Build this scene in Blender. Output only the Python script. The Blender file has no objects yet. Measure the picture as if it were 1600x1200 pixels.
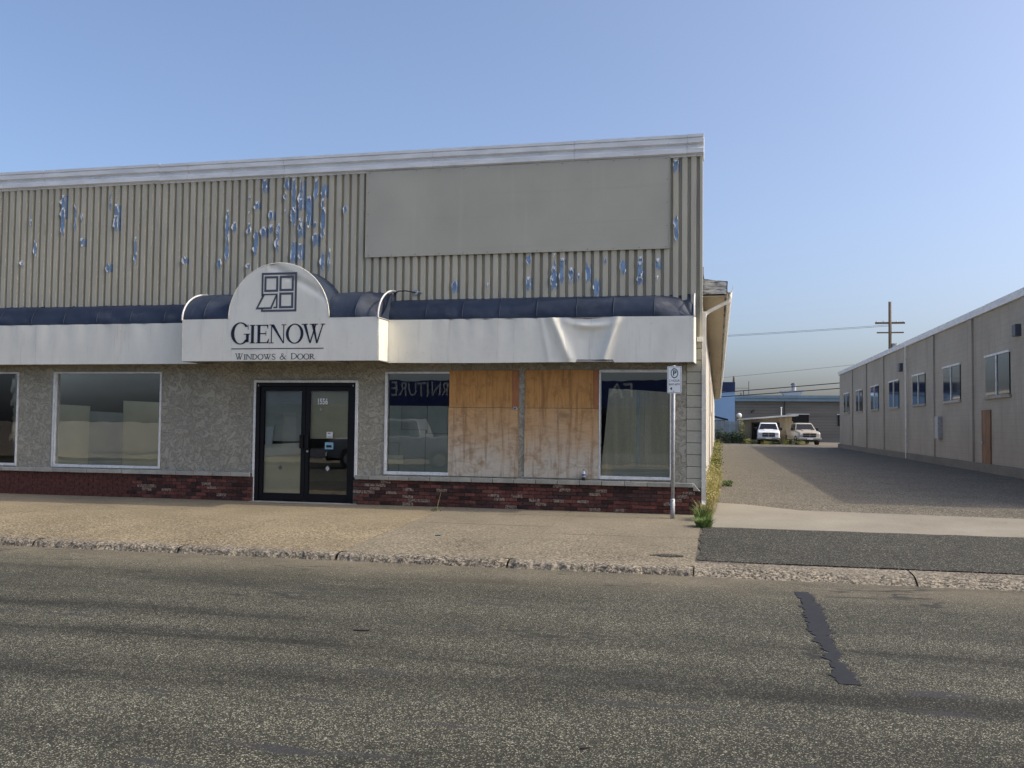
import bpy, bmesh, math, random
from mathutils import Vector, Matrix, noise
random.seed(7)
S = bpy.context.scene
COL = S.collection

# ------------------------------------------------------------------ camera
cd = bpy.data.cameras.new("camera"); cam = bpy.data.objects.new("camera", cd); COL.objects.link(cam)
cd.sensor_fit = 'HORIZONTAL'; cd.sensor_width = 36.0; cd.lens = 1449 / 1600 * 36
cd.clip_start = 0.05; cd.clip_end = 3000
CR = Matrix(((0.97623329, -0.00116628, 0.21671917), (0.21644352, -0.0454582, -0.97523626), (0.01098906, 0.99896556, -0.04412537)))
M4 = CR.to_4x4(); M4.translation = (0.2669, -15.9834, 1.4688); cam.matrix_world = M4
S.camera = cam
# ------------------------------------------------------------------ sky and sun
SUN_EL = math.radians(41.0)
TO_SUN = Vector((math.cos(SUN_EL), 0.045, math.sin(SUN_EL))).normalized()
W = bpy.data.worlds.new("World"); S.world = W; W.use_nodes = True
wn = W.node_tree; wn.nodes.clear()
sky = wn.nodes.new('ShaderNodeTexSky'); sky.sky_type = 'NISHITA'; sky.sun_disc = False
sky.sun_elevation = SUN_EL; sky.sun_rotation = math.radians(86.6)
sky.air_density = 0.75; sky.dust_density = 5.2; sky.ozone_density = 2.6; sky.altitude = 200
bg = wn.nodes.new('ShaderNodeBackground'); bg.inputs[1].default_value = 0.15
wo = wn.nodes.new('ShaderNodeOutputWorld')
wn.links.new(sky.outputs[0], bg.inputs[0]); wn.links.new(bg.outputs[0], wo.inputs[0])
sd = bpy.data.lights.new("sun", 'SUN'); sd.energy = 1.7; sd.angle = math.radians(0.8); sd.color = (1.0, 0.88, 0.68)
so = bpy.data.objects.new("sun", sd); COL.objects.link(so); so.location = (30, 0, 30)
so.rotation_euler = TO_SUN.to_track_quat('Z', 'Y').to_euler()
vs = S.view_settings; vs.view_transform = 'Standard'; vs.look = 'None'; vs.gamma = 1; vs.use_curve_mapping = False
vs.exposure = 0.76

# ------------------------------------------------------------------ node helpers
class NT:
    def __init__(s, name):
        m = bpy.data.materials.new(name); m.use_nodes = True; s.m = m; s.t = m.node_tree
        s.b = s.t.nodes['Principled BSDF']; s.pos = None; s.obj = None
    def n(s, kind, **kw):
        d = s.t.nodes.new('ShaderNode' + kind)
        for k, v in kw.items(): setattr(d, k, v)
        return d
    def l(s, a, b): s.t.links.new(a, b)
    def P(s):
        if s.pos is None: s.pos = s.n('NewGeometry').outputs['Position']
        return s.pos
    def mapped(s, scale=(1, 1, 1), loc=(0, 0, 0), rot=(0, 0, 0)):
        mp = s.n('Mapping'); s.l(s.P(), mp.inputs[0]); mp.inputs['Scale'].default_value = scale
        mp.inputs['Location'].default_value = loc; mp.inputs['Rotation'].default_value = rot; return mp.outputs[0]
    def noise(s, scale, detail=4, rough=.55, vec=None, dist=0.0):
        d = s.n('TexNoise'); d.inputs['Scale'].default_value = scale; d.inputs['Detail'].default_value = detail
        d.inputs['Roughness'].default_value = rough; d.inputs['Distortion'].default_value = dist
        s.l(vec if vec is not None else s.P(), d.inputs['Vector']); return d.outputs['Fac']
    def voro(s, scale, vec=None, feature='F1', out='Distance'):
        d = s.n('TexVoronoi', feature=feature); d.inputs['Scale'].default_value = scale
        s.l(vec if vec is not None else s.P(), d.inputs['Vector']); return d.outputs[out]
    def ramp(s, fac, stops, interp='LINEAR'):
        r = s.n('ValToRGB'); cr = r.color_ramp; cr.interpolation = interp
        while len(cr.elements) < len(stops): cr.elements.new(0.5)
        for e, (p, c) in zip(cr.elements, stops):
            e.position = p
            if not isinstance(c, (tuple, list)): c = (c, c, c)
            e.color = (*c, 1) if len(c) == 3 else c
        s.l(fac, r.inputs[0]); return r.outputs[0]
    def mix(s, a, b, fac, blend='MIX'):
        d = s.n('MixRGB', blend_type=blend)
        for sock, v in ((d.inputs[0], fac), (d.inputs[1], a), (d.inputs[2], b)):
            if isinstance(v, (int, float)): sock.default_value = v if sock == d.inputs[0] else (v, v, v, 1)
            elif isinstance(v, (tuple, list)): sock.default_value = (*v, 1)
            else: s.l(v, sock)
        return d.outputs[0]
    def math(s, op, a, b=0.0):
        d = s.n('Math', operation=op)
        for i, v in enumerate((a, b)):
            if isinstance(v, (int, float)): d.inputs[i].default_value = v
            else: s.l(v, d.inputs[i])
        return d.outputs[0]
    def sep(s, vec=None):
        d = s.n('SeparateXYZ'); s.l(vec if vec is not None else s.P(), d.inputs[0]); return d.outputs
    def mapr(s, v, a, b, c=0.0, e=1.0):
        d = s.n('MapRange'); s.l(v, d.inputs[0])
        for i, x in enumerate((a, b, c, e)): d.inputs[i + 1].default_value = x
        return d.outputs[0]
    def rnd(s): return s.n('ObjectInfo').outputs['Random']
    def color(s, c):
        if isinstance(c, (tuple, list)): s.b.inputs['Base Color'].default_value = (*c, 1)
        else: s.l(c, s.b.inputs['Base Color'])
    def rough(s, v, spec=0.5, metal=0.0):
        if isinstance(v, (int, float)): s.b.inputs['Roughness'].default_value = v
        else: s.l(v, s.b.inputs['Roughness'])
        s.b.inputs['Specular IOR Level'].default_value = spec; s.b.inputs['Metallic'].default_value = metal
    def bump(s, h, strength=.3, dist=.01):
        d = s.n('Bump'); d.inputs['Strength'].default_value = strength; d.inputs['Distance'].default_value = dist
        s.l(h, d.inputs['Height']); s.l(d.outputs[0], s.b.inputs['Normal'])

def mul(c, k): return tuple(min(1, x * k) for x in c)
def paint(name, c, rough=.55, var=.12, scale=3.0, spec=.4, metal=0.0, fine=.05, stretch=(1, 1, 1), bump=0.0, rand=0.0):
    t = NT(name); v = t.mapped(stretch)
    a = t.mix(mul(c, 1 - var), mul(c, 1 + var), t.ramp(t.noise(scale, 5, .6, v), [(.3, 0.0), (.7, 1.0)]))
    a = t.mix(a, t.ramp(t.noise(90, 2, .6), [(.3, 1 - fine * 3), (.7, 1 + fine)]), 1.0, 'MULTIPLY')
    if rand: a = t.mix(a, t.mapr(t.rnd(), 0, 1, 1 - rand, 1 + rand), 1.0, 'MULTIPLY')
    t.color(a); t.rough(rough, spec, metal)
    if bump: t.bump(t.noise(60, 4), bump, .004)
    return t.m
def plain(name, c, rough=.6, spec=.4, metal=0.0):
    t = NT(name); t.color(c); t.rough(rough, spec, metal); return t.m

# ------------------------------------------------------------------ materials
M = {}
def asphalt(name, dark, mid, light, sc=105., streak=True, tan=(0.24, 0.20, 0.14), tanamt=0.0, cracks=True):
    t = NT(name)
    cell = t.voro(sc, out='Color'); v = t.sep(cell)[0]
    c = t.ramp(v, [(0.0, mul(dark, .55)), (.3, dark), (.62, mid), (.84, mul(mid, 1.25)), (.97, light)])
    c2 = t.ramp(t.noise(sc * .5, 3, .7), [(.3, .72), (.7, 1.25)])
    c = t.mix(c, c2, 1.0, 'MULTIPLY')
    big = t.noise(.9, 5, .6); c = t.mix(c, t.ramp(big, [(.3, .82), (.7, 1.16)]), 1.0, 'MULTIPLY')
    if streak:
        st = t.noise(1.0, 5, .6, t.mapped((.16, 1.5, 1), rot=(0, 0, math.radians(-1.5))))
        c = t.mix(c, t.ramp(st, [(.34, .42), (.46, .90), (.62, 1.24)]), 1.0, 'MULTIPLY')
        tar = t.noise(2.2, 7, .7, t.mapped((.35, 2.2, 1), loc=(3, 1.7, 0), rot=(0, 0, math.radians(-2))))
        c = t.mix(c, (.035, .035, .038), t.ramp(tar, [(.585, 0.0), (.63, .55), (.66, .9)]))
        y = t.sep()[1]
        dirt = t.math('MULTIPLY', t.mapr(y, -6.6, -5.0, 0, .75), t.ramp(t.noise(1.2, 4), [(.3, .35), (.65, 1.0)]))
        c = t.mix(c, t.mix(c, tan, .75), dirt)
    if tanamt: c = t.mix(c, tan, tanamt)
    if cracks:
        cn = t.noise(.55, 5, .6, t.mapped((.30, 1.0, 1), loc=(7.7, 3.1, 0)))
        ln = t.math('ABSOLUTE', t.math('SUBTRACT', cn, .5))
        msk = t.ramp(t.noise(.7, 3, .5, t.mapped((1, 1, 1), loc=(1, 8, 0))), [(.5, 0.0), (.6, 1.0)])
        c = t.mix(c, (.02, .02, .019), t.math('MULTIPLY', t.ramp(ln, [(.0022, .95), (.006, 0.0)]), msk))
    t.color(c); t.rough(.88, .3)
    t.bump(t.mix(v, t.noise(sc * .5, 3, .7), .5), .55, .006)
    return t.m
M['road'] = asphalt('road_asphalt', (.0138, .0138, .0100), (.046, .0455, .033), (.36, .35, .265), 165.)
M['alley'] = asphalt('alley_asphalt', (.050, .045, .034), (.118, .106, .082), (.38, .35, .28), 60., False, tanamt=.12, cracks=False)
M['patch'] = asphalt('patch_asphalt', (.014, .014, .011), (.042, .041, .032), (.24, .23, .18), 90., False, cracks=False)
M['tar'] = paint('tar_seal', (.014, .014, .016), .7, .4, 14, fine=.15, bump=.4)
M['dirt'] = paint('dry_ground', (.19, .165, .125), .95, .25, .5, fine=.2, bump=.4)

def concrete(name, base, coarse, smooth_y=None):
    t = NT(name)
    big = t.noise(.7, 5, .6); c = t.mix(mul(base, .84), mul(base, 1.14), t.ramp(big, [(.3, 0.0), (.7, 1.0)]))
    y = t.sep()[1]
    cell = t.sep(t.voro(52, out='Color'))[0]
    agg = t.ramp(cell, [(0.0, .22), (.35, .66), (.6, 1.05), (.9, 1.4), (1, 1.7)])
    pits = t.ramp(t.noise(30, 3, .6), [(.38, .25), (.49, 1.0), (.7, 1.12)])
    agg = t.mix(agg, pits, 1.0, 'MULTIPLY')
    f = t.math('MULTIPLY', t.mapr(y, -1.2, -4.4, coarse * .35, coarse), t.ramp(t.noise(.8, 4), [(.3, .55), (.65, 1.0)]))
    c = t.mix(c, t.mix(c, agg, 1.0, 'MULTIPLY'), f)
    fine = t.ramp(t.noise(110, 3, .75), [(.3, .72), (.7, 1.2)]); c = t.mix(c, fine, 1.0, 'MULTIPLY')
    stain = t.noise(2.3, 6, .7, t.mapped((1, 1.6, 1), loc=(9, 2, 0)))
    c = t.mix(c, mul(base, .45), t.ramp(stain, [(.62, 0.0), (.78, .5)]))
    spots = t.voro(2.1, t.mapped((1, 1, .01), loc=(3.3, 1.1, 0)))
    c = t.mix(c, (.09, .08, .07), t.ramp(spots, [(.045, .6), (.065, 0.0)]))
    t.color(c); t.rough(.9, .25)
    h = t.mix(t.noise(120, 3), agg, f); t.bump(h, .55, .005); return t.m
M['slab_coarse'] = concrete('exposed_aggregate', (.275, .228, .150), 1.0)
M['slab'] = concrete('sidewalk_concrete', (.235, .203, .148), .9)
M['kerb'] = concrete('kerb_concrete', (.245, .215, .165), 1.0)
M['apron'] = concrete('apron_concrete', (.26, .238, .19), .25)
M['joint'] = paint('joint_dirt', (.06, .052, .042), .95, .3, 8)

# taupe paint of the metal cladding
def clad():
    t = NT('taupe_cladding_paint'); base = (.52, .478, .365)
    c = t.mix(mul(base, .88), mul(base, 1.1), t.ramp(t.noise(1.6, 5, .6, t.mapped((3, 1, .5))), [(.3, 0.0), (.7, 1.0)]))
    run = t.noise(9, 4, .6, t.mapped((4, 1, .25))); c = t.mix(c, mul(base, .62), t.ramp(run, [(.62, 0.0), (.8, .45)]))
    chip = t.noise(26, 3, .5, t.mapped((1, 1, .7))); c = t.mix(c, (.36, .44, .56), t.ramp(chip, [(.765, 0.0), (.785, .8)]))
    t.color(c); t.rough(.5, .4); t.bump(t.noise(30, 3), .06, .004); return t.m
M['clad'] = clad()
M['oldblue'] = paint('old_blue_paint', (.26, .38, .56), .6, .25, 9, fine=.12)
M['flake'] = paint('peeled_flake', (.78, .80, .80), .6, .12, 20)
M['board'] = None
def board():
    t = NT('signboard_paint'); base = (.485, .455, .365)
    c = t.mix(mul(base, .93), mul(base, 1.06), t.ramp(t.noise(.8, 4), [(.3, 0.0), (.7, 1.0)]))
    g = t.noise(1.0, 3, .6, t.mapped((.25, 1, 9))); c = t.mix(c, mul(base, .86), t.ramp(g, [(.60, 0.0), (.75, .35)]))
    g2 = t.noise(1.0, 3, .6, t.mapped((5, 1, .3), loc=(4, 0, 2))); c = t.mix(c, mul(base, 1.14), t.ramp(g2, [(.6, 0.0), (.75, .35)]))
    t.color(c); t.rough(.55, .35); t.bump(t.noise(2.2, 3), .12, .02); return t.m
M['board'] = board()
def coping():
    t = NT('white_coping_metal'); base = (.76, .765, .75)
    c = t.mix(mul(base, .84), mul(base, 1.1), t.ramp(t.noise(2.2, 5, .6, t.mapped((1, 1, 4))), [(.3, 0.0), (.7, 1.0)]))
    rust = t.noise(1.5, 5, .65, t.mapped((2.6, 1, .35), loc=(2, 0, 0))); c = t.mix(c, (.36, .24, .12), t.ramp(rust, [(.66, 0.0), (.78, .5)]))
    chip = t.noise(17, 4, .6, t.mapped((.8, 1, 1.5))); c = t.mix(c, (.09, .09, .10), t.ramp(chip, [(.70, 0.0), (.725, .85)]))
    t.color(c); t.rough(.5, .4); return t.m
M['coping'] = coping()
def navyv():
    t = NT('navy_vinyl'); base = (.030, .042, .068)
    c = t.mix(mul(base, .85), mul(base, 1.15), t.ramp(t.noise(1.2, 4), [(.3, 0.0), (.7, 1.0)]))
    z = t.sep()[2]
    fade = t.noise(3.0, 6, .7, t.mapped((.8, 1.2, 1))); c = t.mix(c, (.085, .095, .115), t.ramp(fade, [(.55, 0.0), (.75, .55)]))
    run = t.noise(5, 4, .6, t.mapped((5, .6, .5))); c = t.mix(c, (.11, .115, .12), t.ramp(run, [(.62, 0.0), (.78, .45)]))
    t.color(c); t.rough(t.mapr(fade, .3, .7, .45, .65), .25); t.bump(t.noise(5, 4), .25, .02); return t.m
M['navy'] = navyv()
M['navy_plain'] = paint('navy_vinyl', (.030, .042, .068), .55, .10, 1.2, fine=.03, spec=.25)
M['navy_worn'] = paint('faded_navy_vinyl', (.034, .044, .068), .55, .35, 5, fine=.08)
def vinyl():
    t = NT('white_vinyl'); base = (.83, .80, .69)
    c = t.mix(mul(base, .90), mul(base, 1.07), t.ramp(t.noise(1.3, 5, .6, t.mapped((1.4, 1, .6))), [(.3, 0.0), (.7, 1.0)]))
    d = t.noise(2.5, 6, .65, t.mapped((4, 1, .3))); c = t.mix(c, (.42, .38, .29), t.ramp(d, [(.56, 0.0), (.78, .45)]))
    g3 = t.noise(14, 5, .7); c = t.mix(c, (.45, .42, .34), t.ramp(g3, [(.62, 0.0), (.76, .4)]))
    t.color(c); t.rough(.42, .45); return t.m
M['vinyl'] = vinyl()
M['ink'] = plain('navy_lettering', (.012, .014, .035), .5)
M['slate'] = plain('slate_lettering', (.085, .092, .12), .5)
def stucco():
    t = NT('stucco'); base = (.41, .383, .305)
    c = t.mix(mul(base, .88), mul(base, 1.1), t.ramp(t.noise(1.4, 5, .6), [(.3, 0.0), (.7, 1.0)]))
    d = t.voro(9, t.mix(t.P(), t.n('TexNoise', noise_dimensions='3D').outputs['Color'], .12), 'SMOOTH_F1')
    n1 = t.noise(6.5, 5, .6, dist=2.2); n2 = t.noise(120, 3, .7)
    c = t.mix(c, t.ramp(n1, [(.42, 1.0), (.485, .55), (.55, 1.0)]), .28, 'MULTIPLY')
    c = t.mix(c, t.ramp(n2, [(.3, .88), (.7, 1.08)]), 1.0, 'MULTIPLY')
    t.color(c); t.rough(.9, .25)
    t.bump(t.mix(t.ramp(n1, [(.42, 0.0), (.53, 1.0)]), n2, .3), 1.0, .02); return t.m
M['stucco'] = stucco()
M['mortar'] = paint('mortar', (.105, .09, .075), .95, .25, 10, fine=.2)
def brick(name, base, var):
    t = NT(name)
    c = t.mix(mul(base, 1 - var), mul(base, 1 + var), t.ramp(t.noise(26, 5, .7), [(.32, 0.0), (.68, 1.0)]))
    c = t.mix(c, t.mapr(t.rnd(), 0, 1, .6, 1.45), 1.0, 'MULTIPLY')
    c = t.mix(c, (.30, .25, .19), t.ramp(t.noise(40, 4, .7), [(.66, 0.0), (.8, .5)]))
    t.color(c); t.rough(.85, .3); t.bump(t.noise(70, 4), .5, .004); return t.m
M['brick_red'] = brick('maroon_brick', (.125, .046, .035), .5)
M['brick_dark'] = brick('dark_brick', (.060, .030, .026), .5)
def brick_pale():
    t = NT('whitewashed_brick'); c = t.ramp(t.noise(34, 5, .7), [(.44, (.11, .05, .04)), (.54, (.28, .21, .155)), (.68, (.45, .38, .29))])
    t.color(c); t.rough(.9, .25); t.bump(t.noise(70, 4), .5, .004); return t.m
M['brick_pale'] = brick_pale()
M['sill'] = paint('sill_stone', (.40, .38, .32), .85, .2, 4, fine=.12, bump=.3, rand=.15)
M['block'] = paint('painted_block', (.46, .44, .35), .8, .08, 3, fine=.08, bump=.25)
M['sidewall'] = paint('side_wall_paint', (.58, .55, .48), .8, .12, 1.5, fine=.05, stretch=(1, 1, .3))
M['whiteframe'] = paint('white_window_frame', (.78, .78, .75), .5, .15, 5, fine=.12)
M['blackalu'] = paint('black_aluminium', (.007, .007, .009), .45, .2, 5, spec=.25)
def glass(name, tint=(.94, .96, .95), rough=.0):
    t = NT(name); o = t.t.nodes['Material Output']
    fr = t.n('Fresnel'); fr.inputs[0].default_value = 1.52
    tr = t.n('BsdfTransparent'); tr.inputs[0].default_value = (*tint, 1)
    gl = t.n('BsdfGlossy'); gl.inputs['Roughness'].default_value = rough; gl.inputs[0].default_value = (1, 1, 1, 1)
    bn = t.n('Bump'); bn.inputs['Strength'].default_value = .04; bn.inputs['Distance'].default_value = .02; t.l(t.noise(1.7, 2, .5), bn.inputs['Height']); t.l(bn.outputs[0], gl.inputs['Normal'])
    f2 = t.math('MULTIPLY', fr.outputs[0], 1.9)
    mx = t.n('MixShader'); t.l(f2, mx.inputs[0]); t.l(tr.outputs[0], mx.inputs[1]); t.l(gl.outputs[0], mx.inputs[2])
    t.l(mx.outputs[0], o.inputs[0]); return t.m
M['glass'] = glass('window_glass')
M['darkglass'] = plain('dark_glass', (.012, .014, .017), .06, .5)
def plywood(name, warm, grey, z0, z1, vert):
    t = NT(name)
    n1 = t.noise(1.0, 2.5, .45, t.mapped((2.4, 1, .42) if vert else (.75, 1, 2.0), loc=(.7, 0, 3.1)), dist=.35)
    rings = t.math('FRACT', t.math('MULTIPLY', n1, 13.0))
    grain = t.ramp(rings, [(0.0, .62), (.12, .90), (.35, 1.02), (.85, 1.05), (1.0, .70)])
    z = t.sep()[2]
    f = t.math('ADD', t.mapr(z, z0, z1, 0, 1), t.math('MULTIPLY', t.math('SUBTRACT', t.noise(1.8, 5, .6), .5), .8))
    c = t.ramp(f, [(.1, grey), (.55, t_mix(grey, warm, .65)), (.95, warm)])
    c = t.mix(c, grain, t.mapr(t.noise(1.3, 3), .35, .7, .1, .8), 'MULTIPLY')
    fi = t.noise(8, 4, .65, t.mapped((16, 1, .7) if vert else (.7, 1, 16))); c = t.mix(c, t.ramp(fi, [(.3, .84), (.7, 1.08)]), 1.0, 'MULTIPLY')
    st = t.noise(2.0, 5, .65, t.mapped((5, 1, .4), loc=(5, 0, 1))); c = t.mix(c, t.mix(c, (.20, .095, .04), .6), t.ramp(st, [(.50, 0.0), (.64, .9)]))
    dp = t.noise(4.5, 6, .7); c = t.mix(c, mul(warm, .5), t.ramp(dp, [(.50, 0.0), (.68, .7)]))
    t.color(c); t.rough(.8, .25); t.bump(fi, .15, .002); return t.m
def t_mix(a, b, f): return tuple(x * (1 - f) + y * f for x, y in zip(a, b))
M['ply_up'] = plywood('plywood_upper', (.52, .262, .085), (.52, .29, .115), 1.7, 2.0, True)
M['ply_low'] = plywood('plywood_weathered', (.54, .31, .13), (.56, .50, .40), .62, 1.85, False)
M['ply_red'] = paint('plywood_red_strip', (.36, .145, .06), .8, .25, 6, stretch=(6, 1, .6))
M['cardboard'] = paint('grey_board_sheet', (.82, .71, .50), .85, .14, 2.5, fine=.08, stretch=(5, 1, .3))
M['tape'] = paint('packing_tape', (.62, .60, .50), .35, .3, 9, stretch=(5, 1, .6))
M['paper'] = paint('brown_paper', (.74, .66, .45), .9, .1, 2, fine=.03)
M['paper_grey'] = paint('grey_paper', (.52, .52, .44), .9, .12, 2, fine=.03, rand=.15)
M['paper_pale'] = paint('pale_paper', (.80, .74, .58), .9, .1, 3)
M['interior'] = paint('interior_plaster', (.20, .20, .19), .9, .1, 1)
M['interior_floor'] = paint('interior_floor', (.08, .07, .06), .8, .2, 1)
M['white'] = paint('white_paint', (.72, .72, .70), .45, .08, 6, fine=.05)
M['cream'] = paint('cream_pipe_paint', (.74, .71, .63), .5, .14, 5, fine=.06)
M['galv'] = paint('galvanised_steel', (.42, .43, .44), .6, .2, 14, metal=.25, fine=.1)
M['signwhite'] = paint('sign_white', (.88, .89, .87), .45, .05, 6)
M['teal'] = plain('sign_teal', (.012, .085, .105), .5)
M['black'] = plain('black_print', (.012, .013, .016), .55)
M['sticker_blue'] = plain('sticker_blue', (.22, .42, .52), .5)
M['sticker_white'] = plain('sticker_white', (.62, .64, .60), .5)
def fascia():
    t = NT('peeling_fascia'); n = t.noise(6, 6, .7, t.mapped((1, .15, 6)))
    t.color(t.ramp(n, [(.38, (.11, .10, .09)), (.47, (.34, .34, .33)), (.6, (.58, .59, .58))])); t.rough(.85, .2); t.bump(n, .4, .01); return t.m
M['fascia'] = fascia()
M['soffit'] = paint('tan_soffit', (.42, .36, .26), .85, .12, 1.2, stretch=(1, .2, 1))
M['shingle'] = paint('dark_roofing', (.035, .033, .035), .9, .3, 6, fine=.2)
M['rust'] = paint('rusty_strip', (.26, .15, .085), .85, .35, 4, stretch=(1, 1, .3))
def leaf(name, a, b):
    t = NT(name); c = t.mix(a, b, t.ramp(t.noise(9, 3), [(.3, 0.0), (.7, 1.0)])); t.color(c); t.rough(.6, .3)
    t.b.inputs['Transmission Weight'].default_value = 0.0
    t.b.inputs['Subsurface Weight'].default_value = 0.0
    return t.m
M['leaf_green'] = leaf('green_leaf', (.07, .13, .03), (.17, .23, .055))
M['leaf_dry'] = leaf('dry_leaf', (.20, .18, .06), (.42, .36, .16))
M['leaf_lime'] = leaf('yellow_green_leaf', (.16, .19, .035), (.36, .33, .09))
M['leaf_dark'] = leaf('dark_leaf', (.028, .05, .022), (.07, .105, .045))
M['siding_blue'] = paint('pale_blue_siding', (.30, .47, .68), .65, .06, 1)
M['navy_metal'] = paint('navy_metal', (.02, .035, .10), .5, .15, 2)
M['grey_block'] = paint('grey_block_wall', (.20, .19, .165), .9, .15, .9, stretch=(.3, 1, 2.5), fine=.08)
M['blue_fascia'] = paint('slate_blue_fascia', (.20, .29, .36), .6, .1, 1)
M['shed_tan'] = paint('tan_plywood_siding', (.36, .295, .19), .85, .14, 1.5, stretch=(3, 1, .4))
M['shed_roof'] = paint('white_shed_fascia', (.60, .60, .55), .6, .08, 2)
M['fence_grey'] = paint('weathered_fence_board', (.25, .30, .32), .85, .12, 2, rand=.18)
M['carwhite'] = plain('white_car_paint', (.74, .76, .77), .22, .5)
M['cartan'] = plain('tan_car_paint', (.42, .37, .29), .25, .5)
M['carsilver'] = plain('grey_car_paint', (.16, .165, .17), .25, .5)
M['chrome'] = plain('chrome', (.55, .56, .58), .18, .5, 1.0)
M['rubber'] = plain('tyre_rubber', (.02, .02, .02), .85)
M['headlight'] = plain('headlight_lens', (.5, .52, .54), .12, .6)
M['wood_pole'] = paint('weathered_pole_wood', (.14, .105, .075), .9, .25, 5, stretch=(6, 6, .5))
M['cable'] = plain('black_cable', (.015, .015, .017), .6)
def warehouse():
    t = NT('beige_block_paint'); base = (.38, .345, .285)
    c = t.mix(mul(base, .86), mul(base, 1.1), t.ramp(t.noise(.6, 6, .65), [(.3, 0.0), (.7, 1.0)]))
    run = t.noise(1.0, 5, .65, t.mapped((1, 2.2, .25))); c = t.mix(c, mul(base, .5), t.ramp(run, [(.56, 0.0), (.75, .55)]))
    sp = t.noise(3.2, 6, .7); c = t.mix(c, (.22, .20, .17), t.ramp(sp, [(.62, 0.0), (.76, .5)]))
    sx = t.sep(); cz = t.math('ABSOLUTE', t.math('SUBTRACT', t.math('FRACT', t.math('MULTIPLY', sx[2], 5.0)), .5))
    j = t.ramp(cz, [(.46, 0.0), (.49, 1.0)]); c = t.mix(c, mul(base, .7), t.math('MULTIPLY', j, .6))
    t.color(c); t.rough(.85, .3); t.bump(t.noise(25, 4), .3, .01); return t.m
M['warehouse'] = warehouse()
M['store'] = paint('store_wall', (.34, .33, .31), .85, .1, .8)
M['store_navy'] = paint('store_navy_sign', (.025, .04, .13), .5, .1, 1)
M['store_letter'] = plain('store_letter', (.5, .5, .46), .5)
M['orange'] = paint('faded_orange', (.32, .30, .27), .7, .1, 3)
M['bottleglass'] = plain('clear_bottle_plastic', (.58, .62, .66), .12, .6)
M['bottleblue'] = plain('blue_bottle_label', (.03, .07, .30), .4)

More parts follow.
